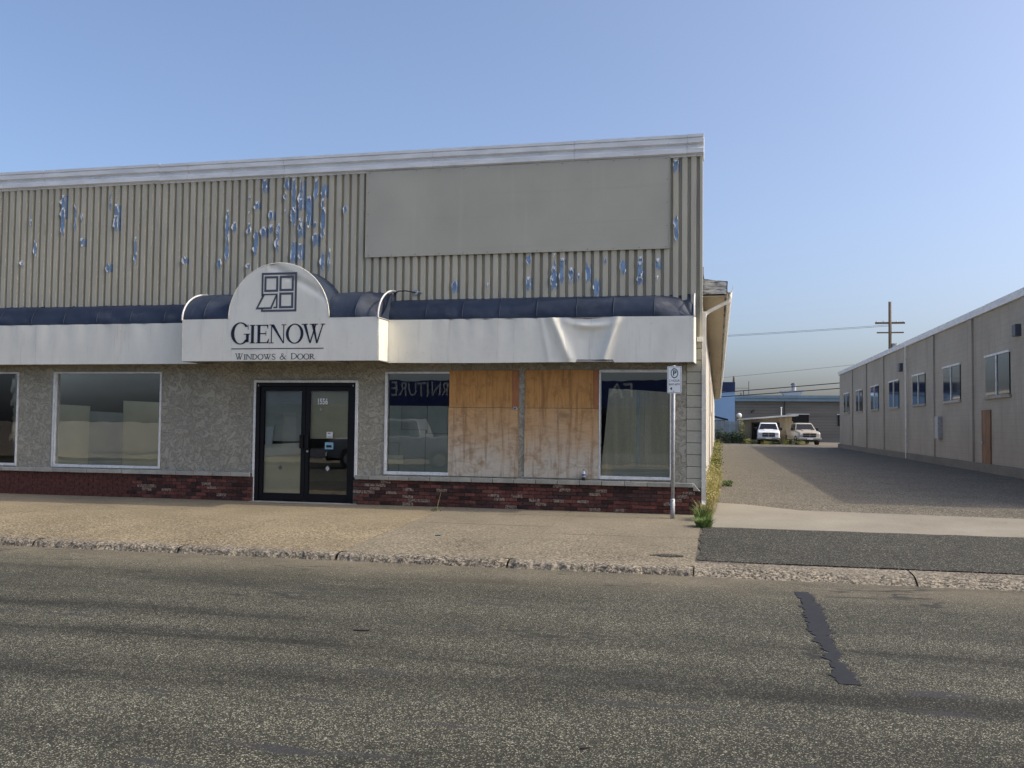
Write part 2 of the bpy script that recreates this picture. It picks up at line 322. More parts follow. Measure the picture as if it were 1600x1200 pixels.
# ------------------------------------------------------------------ mesh helpers
def V(*a): return Vector(a)
class MB:
    def __init__(s): s.v = []; s.f = []
    def quad(s, a, b, c, d):
        n = len(s.v); s.v += [a, b, c, d]; s.f.append((n, n + 1, n + 2, n + 3)); return s
    def poly(s, pts):
        n = len(s.v); s.v += list(pts); s.f.append(tuple(range(n, n + len(pts)))); return s
    def box(s, a, b):
        x0, y0, z0 = (min(a[i], b[i]) for i in range(3)); x1, y1, z1 = (max(a[i], b[i]) for i in range(3))
        n = len(s.v)
        s.v += [(x0, y0, z0), (x1, y0, z0), (x1, y1, z0), (x0, y1, z0), (x0, y0, z1), (x1, y0, z1), (x1, y1, z1), (x0, y1, z1)]
        s.f += [tuple(n + i for i in q) for q in ((0, 3, 2, 1), (4, 5, 6, 7), (0, 1, 5, 4), (1, 2, 6, 5), (2, 3, 7, 6), (3, 0, 4, 7))]
        return s
    def prism(s, pts, d):          # pts: planar 3D polygon, d: extrusion vector
        n = len(s.v); k = len(pts); d = Vector(d)
        s.v += [tuple(p) for p in pts] + [tuple(Vector(p) + d) for p in pts]
        s.f.append(tuple(range(n, n + k))[::-1]); s.f.append(tuple(range(n + k, n + 2 * k)))
        for i in range(k): j = (i + 1) % k; s.f.append((n + i, n + j, n + k + j, n + k + i))
        return s
    def tube(s, pts, r, seg=8, cap=True):
        pts = [Vector(p) for p in pts]; rs = r if isinstance(r, (list, tuple)) else [r] * len(pts)
        n0 = len(s.v); up = Vector((0, 0, 1)); prev = None
        for i, p in enumerate(pts):
            t = (pts[min(i + 1, len(pts) - 1)] - pts[max(i - 1, 0)]).normalized()
            if prev is None:
                a = t.cross(up) if abs(t.z) < .95 else t.cross(Vector((1, 0, 0)))
            else: a = prev - t * prev.dot(t)
            a.normalize(); prev = a; b = t.cross(a)
            for k in range(seg):
                q = 2 * math.pi * k / seg; s.v.append(tuple(p + (a * math.cos(q) + b * math.sin(q)) * rs[i]))
        for i in range(len(pts) - 1):
            for k in range(seg):
                k2 = (k + 1) % seg; s.f.append((n0 + i * seg + k, n0 + i * seg + k2, n0 + (i + 1) * seg + k2, n0 + (i + 1) * seg + k))
        if cap:
            s.f.append(tuple(n0 + k for k in range(seg))[::-1]); e = n0 + (len(pts) - 1) * seg; s.f.append(tuple(e + k for k in range(seg)))
        return s
    def grid(s, fn, nu, nv):
        n = len(s.v)
        for j in range(nv + 1):
            for i in range(nu + 1): s.v.append(tuple(fn(i / nu, j / nv)))
        for j in range(nv):
            for i in range(nu):
                a = n + j * (nu + 1) + i; s.f.append((a, a + 1, a + nu + 2, a + nu + 1))
        return s
    def add(s, verts, faces):
        n = len(s.v); s.v += [tuple(v) for v in verts]; s.f += [tuple(i + n for i in f) for f in faces]; return s
    def mesh(s, name, mat, off=(0, 0, 0), smooth=False, bevel=0.0, seg=1, tri=False):
        me = bpy.data.meshes.new(name)
        me.from_pydata([(v[0] - off[0], v[1] - off[1], v[2] - off[2]) for v in s.v], [], s.f)
        if bevel or tri:
            bm = bmesh.new(); bm.from_mesh(me)
            if tri: bmesh.ops.triangulate(bm, faces=[f for f in bm.faces if len(f.verts) > 4])
            if bevel:
                bmesh.ops.remove_doubles(bm, verts=bm.verts, dist=1e-5)
                bmesh.ops.bevel(bm, geom=[e for e in bm.edges if e.is_manifold and e.calc_face_angle(0) > .6], offset=bevel, segments=seg, profile=.5, affect='EDGES')
            bm.to_mesh(me); bm.free()
        if mat: me.materials.append(M[mat])
        if smooth: me.polygons.foreach_set('use_smooth', [True] * len(me.polygons))
        me.update(); return me
    def obj(s, name, mat, parent=None, **kw):
        off = ORG.get(parent, (0, 0, 0)) if parent else kw.pop('off', (0, 0, 0))
        me = s.mesh(name, mat, off, **kw); o = bpy.data.objects.new(name, me); COL.objects.link(o)
        if parent: o.parent = parent; ORG[o] = off
        else: o.location = off; ORG[o] = off
        return o
ORG = {}
def thing(name, loc, label, cat, group=None):
    o = bpy.data.objects.new(name, None); o.empty_display_size = .2; COL.objects.link(o); o.location = loc; ORG[o] = tuple(loc)
    return tag(o, label, cat, group)
def tag(o, label=None, cat=None, group=None, kind=None):
    for k, v in (('label', label), ('category', cat), ('group', group), ('kind', kind)):
        if v: o[k] = v
    return o
def share(me, name, loc, parent):   # a piece that shares mesh data, placed in world coordinates
    o = bpy.data.objects.new(name, me); COL.objects.link(o); o.parent = parent
    p = ORG[parent]; o.location = (loc[0] - p[0], loc[1] - p[1], loc[2] - p[2]); return o
def B(a, b): return MB().box(a, b)
def text_mesh(body, size, name, mat, fn, parent, cx=0, ext=0.0, bold=0.0, xs=1.0):
    cu = bpy.data.curves.new(name, 'FONT'); cu.body = body; cu.size = size; cu.align_x = 'CENTER'; cu.align_y = 'CENTER'; cu.offset = bold
    to = bpy.data.objects.new(name, cu); COL.objects.link(to)
    dg = bpy.context.evaluated_depsgraph_get(); me = bpy.data.meshes.new_from_object(to.evaluated_get(dg))
    bpy.data.objects.remove(to); bpy.data.curves.remove(cu)
    off = ORG[parent]
    for v in me.vertices:
        w = Vector(fn(v.co.x * xs, v.co.y)); v.co = w - Vector(off)
    me.materials.clear(); me.materials.append(M[mat]); me.name = name
    o = bpy.data.objects.new(name, me); COL.objects.link(o); o.parent = parent; ORG[o] = off; return o
def fbm(x, y, z=0.0): return noise.fractal(Vector((x, y, z)), .8, 2.0, 4)

# ================================================================== GROUND
SL = 0.032
def gz(y): return SL * y
FAR = 900
g = B((-FAR, -FAR, -.9), (FAR, FAR, -.30)).obj('ground', 'dirt'); tag(g, kind='structure')
def road_fn(u, v): 
    x = -70 + 140 * u; y = -18.9 + 14.0 * v
    return (x, y, -.25 - .03 * abs(v - .5) * 0 )
r = MB().grid(road_fn, 70, 14).obj('road', 'road'); tag(r, kind='structure')
# tar seal at the right of the carriageway and a few dropped bits
pts = [(1.00 + .02 * math.sin(y * .055) + .05 * fbm(3, y * .11) + .02 * fbm(1, y * .7), -5.75 - y * .02) for y in range(0, 180)] + [(1.15 + .03 * math.sin(y * .035) + .06 * fbm(8, y * .1) + .02 * fbm(5, y * .7), -5.75 - y * .02) for y in range(179, -1, -1)]
t_ = MB().prism([(x + .05, y, -.2495) for x, y in pts], (0, 0, .0045)).obj('tar_strip', 'tar', r, tri=True)
for (x, y, w) in ((-2.61, -8.67, .075), (-.42, -11.0, .035)):
    q = [(x + w * math.cos(a) * random.uniform(.7, 1.1), y + (.010 + .006 * math.cos(3 * a)) * math.sin(a) + .012 * math.cos(a), -.248) for a in [i * .785 for i in range(8)]]
    o = MB().prism(q, (0, 0, .009)).obj('twig' if w > .06 else 'rubber_scrap', 'rubber'); tag(o, {(-2.61): 'long dark twig lying on the asphalt', (-.42): 'small black rubber scrap on the road', (-1.15): 'dark twig on the road below the crack in the sidewalk', (-3.4): 'small dark scrap on the road before the double door'}[x], 'debris')

# sidewalk: base with separate slabs; joints run across at 2.2 m
sw = B((-60, -4.86, -.38), (0.0, -.02, -.20)).obj('sidewalk', 'joint'); tag(sw, kind='structure')
def slab(x0, x1, y0, y1, mat, parent, dz=0.0, g=.006):
    def fn(u, v):
        x = x0 + g + (x1 - x0 - 2 * g) * u; y = y0 + g + (y1 - y0 - 2 * g) * v
        return (x, y, gz(y) + dz + .003 * fbm(x * .8, y * .8))
    nu = max(2, int((x1 - x0) / .25)); nv = max(2, int((y1 - y0) / .25))
    m = MB().grid(fn, nu, nv)
    c = [fn(0, 0), fn(1, 0), fn(1, 1), fn(0, 1)]
    for i in range(4):
        a, b = c[i], c[(i + 1) % 4]; m.quad(a, (a[0], a[1], -.25), (b[0], b[1], -.25), b)
    return m.obj('slab', mat, parent, smooth=False)
xs = [0.0] + [-2.21 - 2.2 * i for i in range(12)]
for i in range(len(xs) - 1):
    x1, x0 = xs[i], xs[i + 1]; mt = 'slab' if i < 2 else 'slab_coarse'
    if i == 0: x1 = .012
    ym = (-2.72, -2.04)[i] if i < 2 else (-1.95 if i % 2 else -2.3)
    if i < 2:
        slab(x0, x1, ym, -.05, mt, sw, .002 * i, g=.007); slab(x0, x1, -4.86, ym, mt, sw, .002 * i, g=.007)
    else: slab(x0, x1, -4.86, -.05, mt, sw, 0, g=.006)
MB().prism([(-.35 + .21 * math.cos(a) * random.uniform(.8, 1.1), -4.22 + .09 * math.sin(a) * random.uniform(.8, 1.2), gz(-4.22) + .001 + .032 * .09 * math.sin(a)) for a in [i * .449 for i in range(14)]], (0, 0, .006)).obj('asphalt_plug', 'patch', sw, tri=True)
# kerb stones
kb = B((-60, -5.0, -.42), (0.0, -4.84, -.26)).obj('kerb', 'kerb'); tag(kb, kind='structure')
prof = [(-4.845, gz(-4.845) + .001), (-4.92, -.159), (-4.97, -.168), (-5.005, -.19), (-5.025, -.225), (-5.05, -.262)]
def kerb_stone(x0, x1, parent, dy=0.0, h=1.0):
    n = max(6, int((x1 - x0) / .045))
    def fn(u, v):
        x = x0 + .012 + (x1 - x0 - .024) * u; t = v * (len(prof) - 1); k = min(int(t), len(prof) - 2); q = t - k
        y = prof[k][0] * (1 - q) + prof[k + 1][0] * q; z = prof[k][1] * (1 - q) + prof[k + 1][1] * q
        w = min(1, v * 2.2); e = fbm(x * 3.1, 3.0, 1.0) * .03 + fbm(x * 14, y * 14, 4) * .014
        end = min(1, min(u, 1 - u) * n / 2.0)
        chip = max(0, fbm(x * 1.7, 9.0) - .35) * .12
        return (x, y + w * (e + dy * v) + chip * w, z + fbm(x * 11, y * 30, 2) * .006 * w - chip * .5 * w - (1 - end) * .012)
    return MB().grid(fn, n, 12).obj('kerb_stone', 'kerb', parent)
for i in range(len(xs) - 1): kerb_stone(xs[i + 1], xs[i], kb)
# driveway side
dkb = B((0.0, -5.0, -.42), (30.0, -4.55, -.27)).obj('driveway_kerb', 'kerb'); tag(dkb, kind='structure')
def dk(x0, x1):
    n = int((x1 - x0) / .05)
    def fn(u, v):
        x = x0 + .014 + (x1 - x0 - .02) * u; y = -4.50 - .54 * v; z = -.150 - .030 * v - .075 * max(0, (v - .55) / .45) ** 1.6
        w = min(1, v * 3)
        return (x, y + w * (fbm(x * 3, 5) * .03 + fbm(x * 15, y * 15, 1) * .015), z + fbm(x * 9, y * 9) * .008 * w)
    MB().grid(fn, n, 12).obj('kerb_stone', 'kerb', dkb)
dk(-.012, 2.4); dk(2.4, 4.8); dk(4.8, 7.2); dk(7.2, 9.6); dk(9.6, 12.0)
# asphalt patch in the driveway: ragged left edge
left = [(.03 + .05 * fbm(y * .18, 2.2) + .02 * math.sin(y * .23) + max(0, (y - 38) * .02) ** 2, -1.52 - y * .062) for y in range(0, 48)]
m = MB(); ring = left + [(.3 + .12 * i, -4.47 + .03 * fbm(i * .35, 4) + .015 * fbm(i * 1.3, 2)) for i in range(0, 60)] + [(12, -4.6), (12, -1.62)] + [(.25 + .12 * i, -1.50 + .04 * fbm(i * .3, 7) + .02 * fbm(i * 1.1, 3)) for i in range(60, -1, -1)]
m.prism([(x, y, gz(y) + .003) for x, y in ring], (0, 0, -.12))
pt = m.obj('driveway_patch', 'patch', tri=True); tag(pt, kind='structure')
M['grit'] = paint('grit', (.12, .105, .08), .95, .3, 12, fine=.2)
jb = B((-.015, -4.50, -.3), (.5, -1.4, -.19)).obj('joint_fill', 'joint'); tag(jb, kind='structure')
js = MB().prism([(-.02, -4.55, gz(-4.55) - .006), (.6, -4.55, gz(-4.55) - .006), (.6, -1.35, gz(-1.35) - .006), (-.02, -1.35, gz(-1.35) - .006)], (0, 0, -.05)).obj('joint_top', 'grit', jb)
# dirt strip and concrete apron between wall and patch
ap = MB(); ringa = [(.20, -1.6), (.9, -1.62), (12, -1.75), (12, .25), (1.67, 1.05), (.9, 1.65), (.28, 2.0), (.12, 1.2), (.10, 0.1)]
ap.prism([(x, y, gz(y) - .004) for x, y in ringa], (0, 0, -.12)); a_ = ap.obj('apron', 'apron', tri=True); tag(a_, kind='structure')
ds = MB(); ds.prism([(x, y, gz(y) - .008) for x, y in ((0.0, -1.9), (.5, -1.6), (.5, 2.2), (0.0, 2.2))], (0, 0, -.1)); d_ = ds.obj('soil_strip', 'dirt', tri=True); tag(d_, kind='structure')
def al(u, v):
    x = -.05 + 11.5 * u; y = .1 + 62 * v
    return (x, y, min(gz(y), .062) - (.012 if y < 2 else 0) + .012 * fbm(x * .3, y * .3))
al_ = MB().grid(al, 40, 160).obj('alley', 'alley'); tag(al_, kind='structure')
lane = MB().grid(lambda u, v: (-40 + 100 * u, 62.0 + 5.5 * v, .035), 10, 2).obj('lane', 'alley'); tag(lane, kind='structure')
yard = MB().grid(lambda u, v: (-40 + 100 * u, 67.4 + 40 * v, .02 - .002 * v), 10, 4).obj('yard', 'dirt'); tag(yard, kind='structure')
osw = B((-60, -26, -.5), (60, -18.9, -.12)).obj('opposite_sidewalk', 'slab'); tag(osw, kind='structure')

# ================================================================== MAIN BUILDING
XL = -17.2
bd = thing('commercial_building', (-8.6, 0, 0), 'single-storey storefront building with corrugated metal front and brick base', 'building')
# front wall of stucco with openings, 0.2 m thick
OPEN = [(-8.21, -6.21, -.05, 2.22), (-5.65, -4.43, .55, 2.41), (-1.74, -.51, .56, 2.44), (-12.6, -10.2, .55, 2.42), (-15.8, -13.4, .55, 2.42)]
OPEN.sort()
m = MB(); x = XL
for (a, b, z0, z1) in OPEN:
    m.box((x, 0, -.1), (a, .2, 3.2)); m.box((a, 0, z1), (b, .2, 3.2))
    if z0 > 0: m.box((a, 0, -.1), (b, .2, z0))
    x = b
m.box((x, 0, -.1), (-.255, .2, 3.2))
m.obj('stucco_wall', 'stucco', bd)
B((XL, .0, 3.2), (-.02, .2, 6.30)).obj('parapet_wall', 'stucco', bd)
# concrete block corner
cb = B((-.252, .012, -.1), (-.003, .2, 3.2)).obj('block_pier', 'mortar', bd)
bm_ = B((-.124, -.006, -.096), (.124, .19, .096)).mesh('block', 'block', bevel=.006)
for k in range(16): share(bm_, 'block', (-.127, .002, .1 + .2 * k), cb)
# brick base
bb = MB().box((XL, -.045, -.2), (-8.22, 0, .44)).box((-6.22, -.045, -.2), (-.0, 0, .44)).obj('brick_base', 'mortar', bd)
BL, BH = .2, .057; cb_, cbl = .0645, .211
bmesh_ = {}
for k in ('brick_red', 'brick_dark', 'brick_pale'):
    for j in range(2):
        mm = B((-BL / 2, -.03, -BH / 2), (BL / 2, .02, BH / 2)); mm.v = [(a + random.uniform(-.002, .002), b + random.uniform(-.002, .002), c + random.uniform(-.0015, .0015)) for a, b, c in mm.v]
        bmesh_[k, j] = mm.mesh('brick', k, bevel=.004)
half = {k: B((-.048, -.03, -BH / 2), (.048, .02, BH / 2)).mesh('brick', k, bevel=.004) for k in ('brick_red', 'brick_dark', 'brick_pale')}
bl_list = []
for r_ in range(7):
    z = .008 + BH / 2 + r_ * cb_ - .004
    for (xa, xb) in ((-6.22, 0.0), (XL, -8.22)):
        x = xb - BL / 2 - .002 if r_ % 2 == 0 else xb - .05
        first = r_ % 2
        while x - .05 > xa:
            hb = first or x - BL / 2 < xa
            if r_ == 6 and xb == 0.0 and x > -.13: first = 0; x -= (.155 if hb else cbl); continue
            bl_list.append((x, z, hb)); x -= (.0530 + .1055 if first else cbl); first = 0
bl_list.sort(key=lambda q: -q[0])
rest = MB()
for i, (x, z, hb) in enumerate(bl_list):
    c = random.random(); k = 'brick_pale' if c < .10 else ('brick_dark' if c < .52 else 'brick_red')
    yy = -.032 + random.uniform(-.003, .003)
    if i < 290: share(half[k] if hb else bmesh_[k, random.randrange(2)], 'brick', (x, yy, z), bb)
    else:
        w = .048 if hb else BL / 2; rest.box((x - w, yy - .03, z - BH / 2), (x + w, yy + .02, z + BH / 2))
if rest.v:
    o = rest.obj('far_bricks', 'brick_red', bd); o['kind'] = 'stuff'
# sill of stone blocks
sl = MB().box((XL, -.07, .452), (-8.25, -.001, .52)).box((-6.18, -.07, .452), (-.15, -.001, .515)).obj('sill', 'mortar', bd)
x = -.135
while x > XL + .4:
    w = .385
    if not (x - w < -6.17 and x > -8.26):
        x0 = x - w + .007
        B((x0, -.112, .452 + random.uniform(-.002, .002)), (x, -.002, .527 + random.uniform(-.003, .003))).obj('sill_block', 'sill', sl, bevel=.006)
    else:
        if x > -6.17: B((-6.17, -.112, .452), (x, -.002, .527)).obj('sill_block', 'sill', sl, bevel=.006)
        x = -8.26; continue
    x -= w
# sloped mortar cap where the sill steps down to the corner brick
MB().prism([(-.135, -.10, .525), (-.02, -.10, .395), (-.135, -.10, .395)], (0, .098, 0)).obj('end_cap', 'sill', sl, bevel=.005)
# side wall, roof, eaves
B((-.2, .2, -.2), (0.0, 60.0, 3.72)).obj('side_wall', 'sidewall', bd)
for k, yy in enumerate((13.0, 29.0)):
    B((0.0, yy, -.1), (.03, yy + .38, 3.69)).obj('pilaster', 'sidewall', bd)
B((.0, 19.0, 1.9), (.01, 21.6, 3.2)).obj('rusty_panel', 'rust', bd); B((.0, 24.0, .05), (.012, 25.0, 2.1)).obj('side_door', 'rust', bd)
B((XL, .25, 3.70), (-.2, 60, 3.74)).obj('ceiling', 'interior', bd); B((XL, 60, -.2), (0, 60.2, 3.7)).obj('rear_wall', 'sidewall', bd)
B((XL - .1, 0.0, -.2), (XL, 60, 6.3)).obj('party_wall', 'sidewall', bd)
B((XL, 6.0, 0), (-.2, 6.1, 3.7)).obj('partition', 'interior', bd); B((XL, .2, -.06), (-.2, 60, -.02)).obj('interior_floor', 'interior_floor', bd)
rf = MB().prism([(XL, .30, 4.35), (-6, .30, 4.6), (.43, .30, 3.98), (.43, .30, 3.95), (-6, .30, 4.55), (XL, .30, 4.3)], (0, 59.9, 0)).obj('roof', 'shingle', bd)
MB().prism([(-.3, .28, 3.755), (.41, .28, 3.765), (.41, .28, 3.965), (-.3, .28, 4.085)], (0, .04, 0)).obj('rake_board', 'fascia', rf)
MB().prism([(.38, .33, 3.765), (.415, .33, 3.765), (.415, .33, 3.94), (.38, .33, 3.96)], (0, 59.8, 0)).obj('fascia_board', 'fascia', rf)
B((-.0, .32, 3.715), (.38, 60.1, 3.74)).obj('soffit', 'soffit', rf)
gp = [(.418, 3.90), (.418, 3.79), (.49, 3.785), (.515, 3.83), (.52, 3.90), (.512, 3.90), (.507, 3.835), (.485, 3.793), (.426, 3.797), (.426, 3.90)]
MB().prism([(a, .30, c) for a, c in gp], (0, 59.8, 0)).obj('gutter', 'coping', rf, tri=True)
MB().prism([(.414, .298, 3.765), (.425, .298, 3.765), (.425, .298, 3.97), (.414, .298, 3.985)], (0, .03, 0)).obj('drip_edge', 'shingle', rf)
MB().tube([(.47, .42, 3.79), (.47, .42, 3.70), (.44, .42, 3.645), (.12, .40, 3.48), (.05, .38, 3.42), (.04, .30, 3.36)], .034, 10).obj('gutter_elbow', 'cream', bd, smooth=True)
# square downpipe at the corner with shoe
dp = MB().box((.003, -.035, .24), (.072, .035, 3.42)); dp.prism([(.003, -.035, .24), (.072, -.035, .24), (.082, -.075, .17), (-.0, -.075, .17)], (0, .06, 0))
dpo = dp.obj('downpipe', 'cream', bd, bevel=.006)
for z in (.55, 1.75, 2.75): B((-.004, -.041, z), (.078, .041, z + .03)).obj('pipe_strap', 'cream', dpo)
MB().tube([(-.01, .5, 4.0), (-.01, .5, 4.16), (.0, .5, 4.27)], [.05, .03, .02], 8).obj('roof_vent', 'shingle', bd)
# metal cladding in sheets
PITCH = .1502; PH = -3.247
def rib(xw):   # returns outline points of one pitch beginning at crest left edge: (dx, y)
    return [(0.0, -.072), (.084, -.072), (.097, -.006), (.138, -.006)]
CZ0, CZ1 = 2.96, 6.12
k0 = int(math.floor((XL - PH) / PITCH)) + 1; k1 = 22
def crest_left(k): return PH + k * PITCH - .088     # flank centre sits at PH + k*PITCH
sheet = []
k = k0
while k < k1:
    kk = min(k + 6, k1); ptsx = []
    for q in range(k, kk):
        for dx, y in rib(0): ptsx.append((crest_left(q) + dx, y))
    ptsx.append((crest_left(kk), -.072))
    m = MB(); n = len(ptsx); dy = random.uniform(-.0015, .0015)
    for z in (CZ0, CZ1):
        for (a, b) in ptsx: m.v.append((a, b + dy, z))
    for i in range(n - 1): m.f.append((i, i + 1, n + i + 1, n + i))
    m.obj('cladding_sheet', 'clad', bd); k = kk
# corner trim of the cladding
MB().prism([(crest_left(k1) - .001, -.075, CZ0 - .01), (.012, -.075, CZ0 - .01), (.012, .21, CZ0 - .01), (.004, .21, CZ0 - .01), (.004, -.066, CZ0 - .01), (crest_left(k1) - .001, -.066, CZ0 - .01)], (0, 0, 3.2)).obj('corner_trim', 'clad', bd, tri=True)
B((-.078, -.08, CZ0 - .05), (.018, -.02, CZ0 + .03)).obj('trim_bracket', 'cream', bd, bevel=.004)
B((0.0, .0, 3.2), (.004, .2, 6.3)).obj('parapet_end', 'clad', bd)
# peeling paint: bare patches following the ribs and curled flakes
PEEL = [(-8.149, 5.78, 6.06, 0.096), (-8.327, 5.68, 5.77, 0.053), (-8.287, 5.47, 5.65, 0.107), (-8.407, 5.4, 5.47, 0.043), (-8.906, 4.48, 5.4, 0.081), (-8.726, 5.05, 5.28, 0.117), (-8.298, 4.6, 5.1, 0.064), (-7.985, 5.25, 5.46, 0.064), (-7.979, 5.0, 5.2, 0.064), (-7.831, 4.65, 5.18, 0.06), (-7.687, 5.63, 5.79, 0.038), (-7.684, 5.38, 5.47, 0.038), (-7.546, 5.12, 6.05, 0.081), (-7.519, 4.44, 4.87, 0.081), (-7.399, 5.46, 6.02, 0.068), (-7.377, 4.96, 5.23, 0.081), (-7.367, 4.48, 4.82, 0.081), (-7.247, 5.13, 5.7, 0.064), (-7.073, 5.62, 6.03, 0.075), (-7.067, 5.08, 5.22, 0.053), (-6.938, 5.64, 5.91, 0.081), (-6.924, 4.87, 5.48, 0.081), (-6.891, 4.27, 4.63, 0.075), (-6.764, 4.26, 4.71, 0.026), (-6.476, 5.33, 5.51, 0.053), (-2.993, 4.29, 4.48, 0.074), (-2.992, 3.82, 4.09, 0.068), (-2.543, 3.82, 4.17, 0.085), (-2.471, 3.94, 4.35, 0.045), (-2.403, 3.93, 4.38, 0.062), (-2.546, 4.43, 4.49, 0.057), (-2.249, 3.94, 4.23, 0.08), (-2.101, 3.99, 4.13, 0.045), (-1.94, 3.94, 4.31, 0.068), (-1.803, 3.71, 4.03, 0.085), (-1.321, 4.07, 4.34, 0.107), (-1.043, 3.88, 4.31, 0.075), (-0.747, 4.14, 4.35, 0.075), (-4.272, 3.8, 4.06, 0.096), (-3.728, 3.91, 4.0, 0.043), (-0.411, 5.8, 6.04, 0.085), (-0.424, 4.62, 5.07, 0.06)]
for i in range(16): PEEL.append((random.uniform(-14.5, -9.1), (z := random.uniform(4.3, 5.7)), z + random.uniform(.15, .6), random.uniform(.04, .09)))
for i in range(15): PEEL.append((random.uniform(-9.0, -6.85), (z := random.uniform(4.35, 5.85)), z + random.uniform(.06, .28), random.uniform(.04, .085)))
for i in range(7): PEEL.append((random.uniform(-3.1, -.6), (z := random.uniform(3.8, 4.35)), z + random.uniform(.05, .16), random.uniform(.03, .08)))
patch = MB(); flk = MB()
def clad_y(x):
    f = ((x - crest_left(0)) % PITCH)
    if f < .084: return -.072
    if f < .097: return -.072 + .066 * (f - .084) / .013
    if f < .138: return -.006
    return -.006 - .066 * (f - .138) / .0122
for (px, z0, z1, w) in PEEL:
    k = round((px - (crest_left(0) + .041)) / PITCH); cl = crest_left(k)
    w *= 1.12; recess = ((px - crest_left(0)) % PITCH) > .092 and w < .05
    if recess: xa, xb = cl + .099, cl + .137
    elif w > .07: xa, xb = cl + .002, cl + .083
    else:
        c = min(max(px, cl + w / 2), cl + .083 - w / 2); xa, xb = c - w / 2, c + w / 2
    n = max(5, int((z1 - z0) / .022)); L = []; Rr = []; sd_ = random.uniform(0, 50)
    W_ = xb - xa; aL = aR = 0.0; tipT = random.random(); tipB = random.random(); hz = z1 - z0
    for i in range(n + 1):
        u = i / n; z = z0 + hz * u
        if random.random() < .30: aL = random.choice((0, 0, 0, .1, .2, .38)) * W_
        if random.random() < .30: aR = random.choice((0, 0, 0, .1, .2, .38)) * W_
        kT = max(0, 1 - (z1 - z) / (.05 + .10 * hz)); kB = max(0, 1 - (z - z0) / (.05 + .10 * hz))
        a = xa + aL * (1 - max(kT, kB)) + W_ * (kT * tipT + kB * tipB) * .92; b = xb - aR * (1 - max(kT, kB)) - W_ * (kT * (1 - tipT) + kB * (1 - tipB)) * .92
        if b - a < .006: mid = (a + b) / 2; a, b = mid - .003, mid + .003
        L.append((a, z + random.uniform(-.008, .008))); Rr.append((b, z + random.uniform(-.008, .008)))
    PN = globals().get('PN', 0) + 1; yy = (clad_y((xa + xb) / 2)) - .0022 - .00009 * PN
    for i in range(n):
        patch.quad((L[i][0], yy, L[i][1]), (Rr[i][0], yy, Rr[i][1]), (Rr[i + 1][0], yy, Rr[i + 1][1]), (L[i + 1][0], yy, L[i + 1][1]))
    if w > .07 and not recess and random.random() < .75:
        for i in range(1, n - 1):
            za, zb2 = Rr[i][1], Rr[i + 1][1]; e_ = .0004 + .00009 * PN; patch.quad((cl + .0845 + e_, -.0722, za), (cl + .0985 + e_, -.0075, za), (cl + .0985 + e_, -.0075, zb2), (cl + .0845 + e_, -.0722, zb2))
    # long curled lips of paint along the edges, tapering at both ends
    for side, E_ in ((-1, L), (1, Rr)):
        i = random.randrange(0, 6)
        while i < n - 1:
            run = min(random.randint(3, 9), n - i); wid = random.choice((.010, .014, .02, .034)); prev = None
            for q in range(run + 1):
                e = E_[i + q]; tp = math.sin(math.pi * min(max(q / run, .06), .94)); o = wid * tp
                cur = [(e[0], yy - .0012, e[1]), (e[0] + side * o * .55, yy - .4 * o - .002, e[1]), (e[0] + side * o * .75, yy - 1.0 * o - .003, e[1] - .2 * o), (e[0] + side * o * .3, yy - 1.35 * o - .003, e[1] - .3 * o)]
                if prev:
                    for h_ in range(3): flk.quad(prev[h_], cur[h_], cur[h_ + 1], prev[h_ + 1])
                prev = cur
            i += run + random.randint(3, 12)
    if random.random() < .6:
        c = (xa + xb) / 2; q = (xb - xa) * .42; o = random.uniform(.03, .07)
        flk.quad((c - q, yy - .0015, z1 - .012), (c + q, yy - .0015, z1 - .006), (c + q * .5, yy - o * .35, z1 - o), (c - q * .2, yy - o * .4, z1 - o * 1.3))
o = patch.obj('bare_paint_patches', 'oldblue', bd); o['kind'] = 'stuff'
o = flk.obj('curled_paint_flakes', 'flake', bd); o['kind'] = 'stuff'
# coping sections
cprof = [(-.06, 6.455), (-.128, 6.445), (-.130, 6.395), (-.112, 6.388), (-.124, 6.375), (-.128, 6.30), (-.085, 6.272), (-.083, 6.225), (-.126, 6.205), (-.130, 6.125), (-.085, 6.095), (-.080, 6.075), (.26, 6.075), (.26, 6.455)]
seams = [.03, -.25, -2.19, -4.78, -7.70, -10.3, -12.9, -15.4, XL]
for i in range(len(seams) - 1):
    x1, x0 = seams[i], seams[i + 1]; dz = random.uniform(-.006, .006); g_ = .004
    pr_ = [(y * (1 + random.uniform(0, .01)), z + dz) for y, z in cprof]
    MB().prism([(x0 + g_, y, z) for y, z in pr_], (x1 - x0 - g_, 0, 0)).obj('coping_section', 'coping', bd, tri=False)

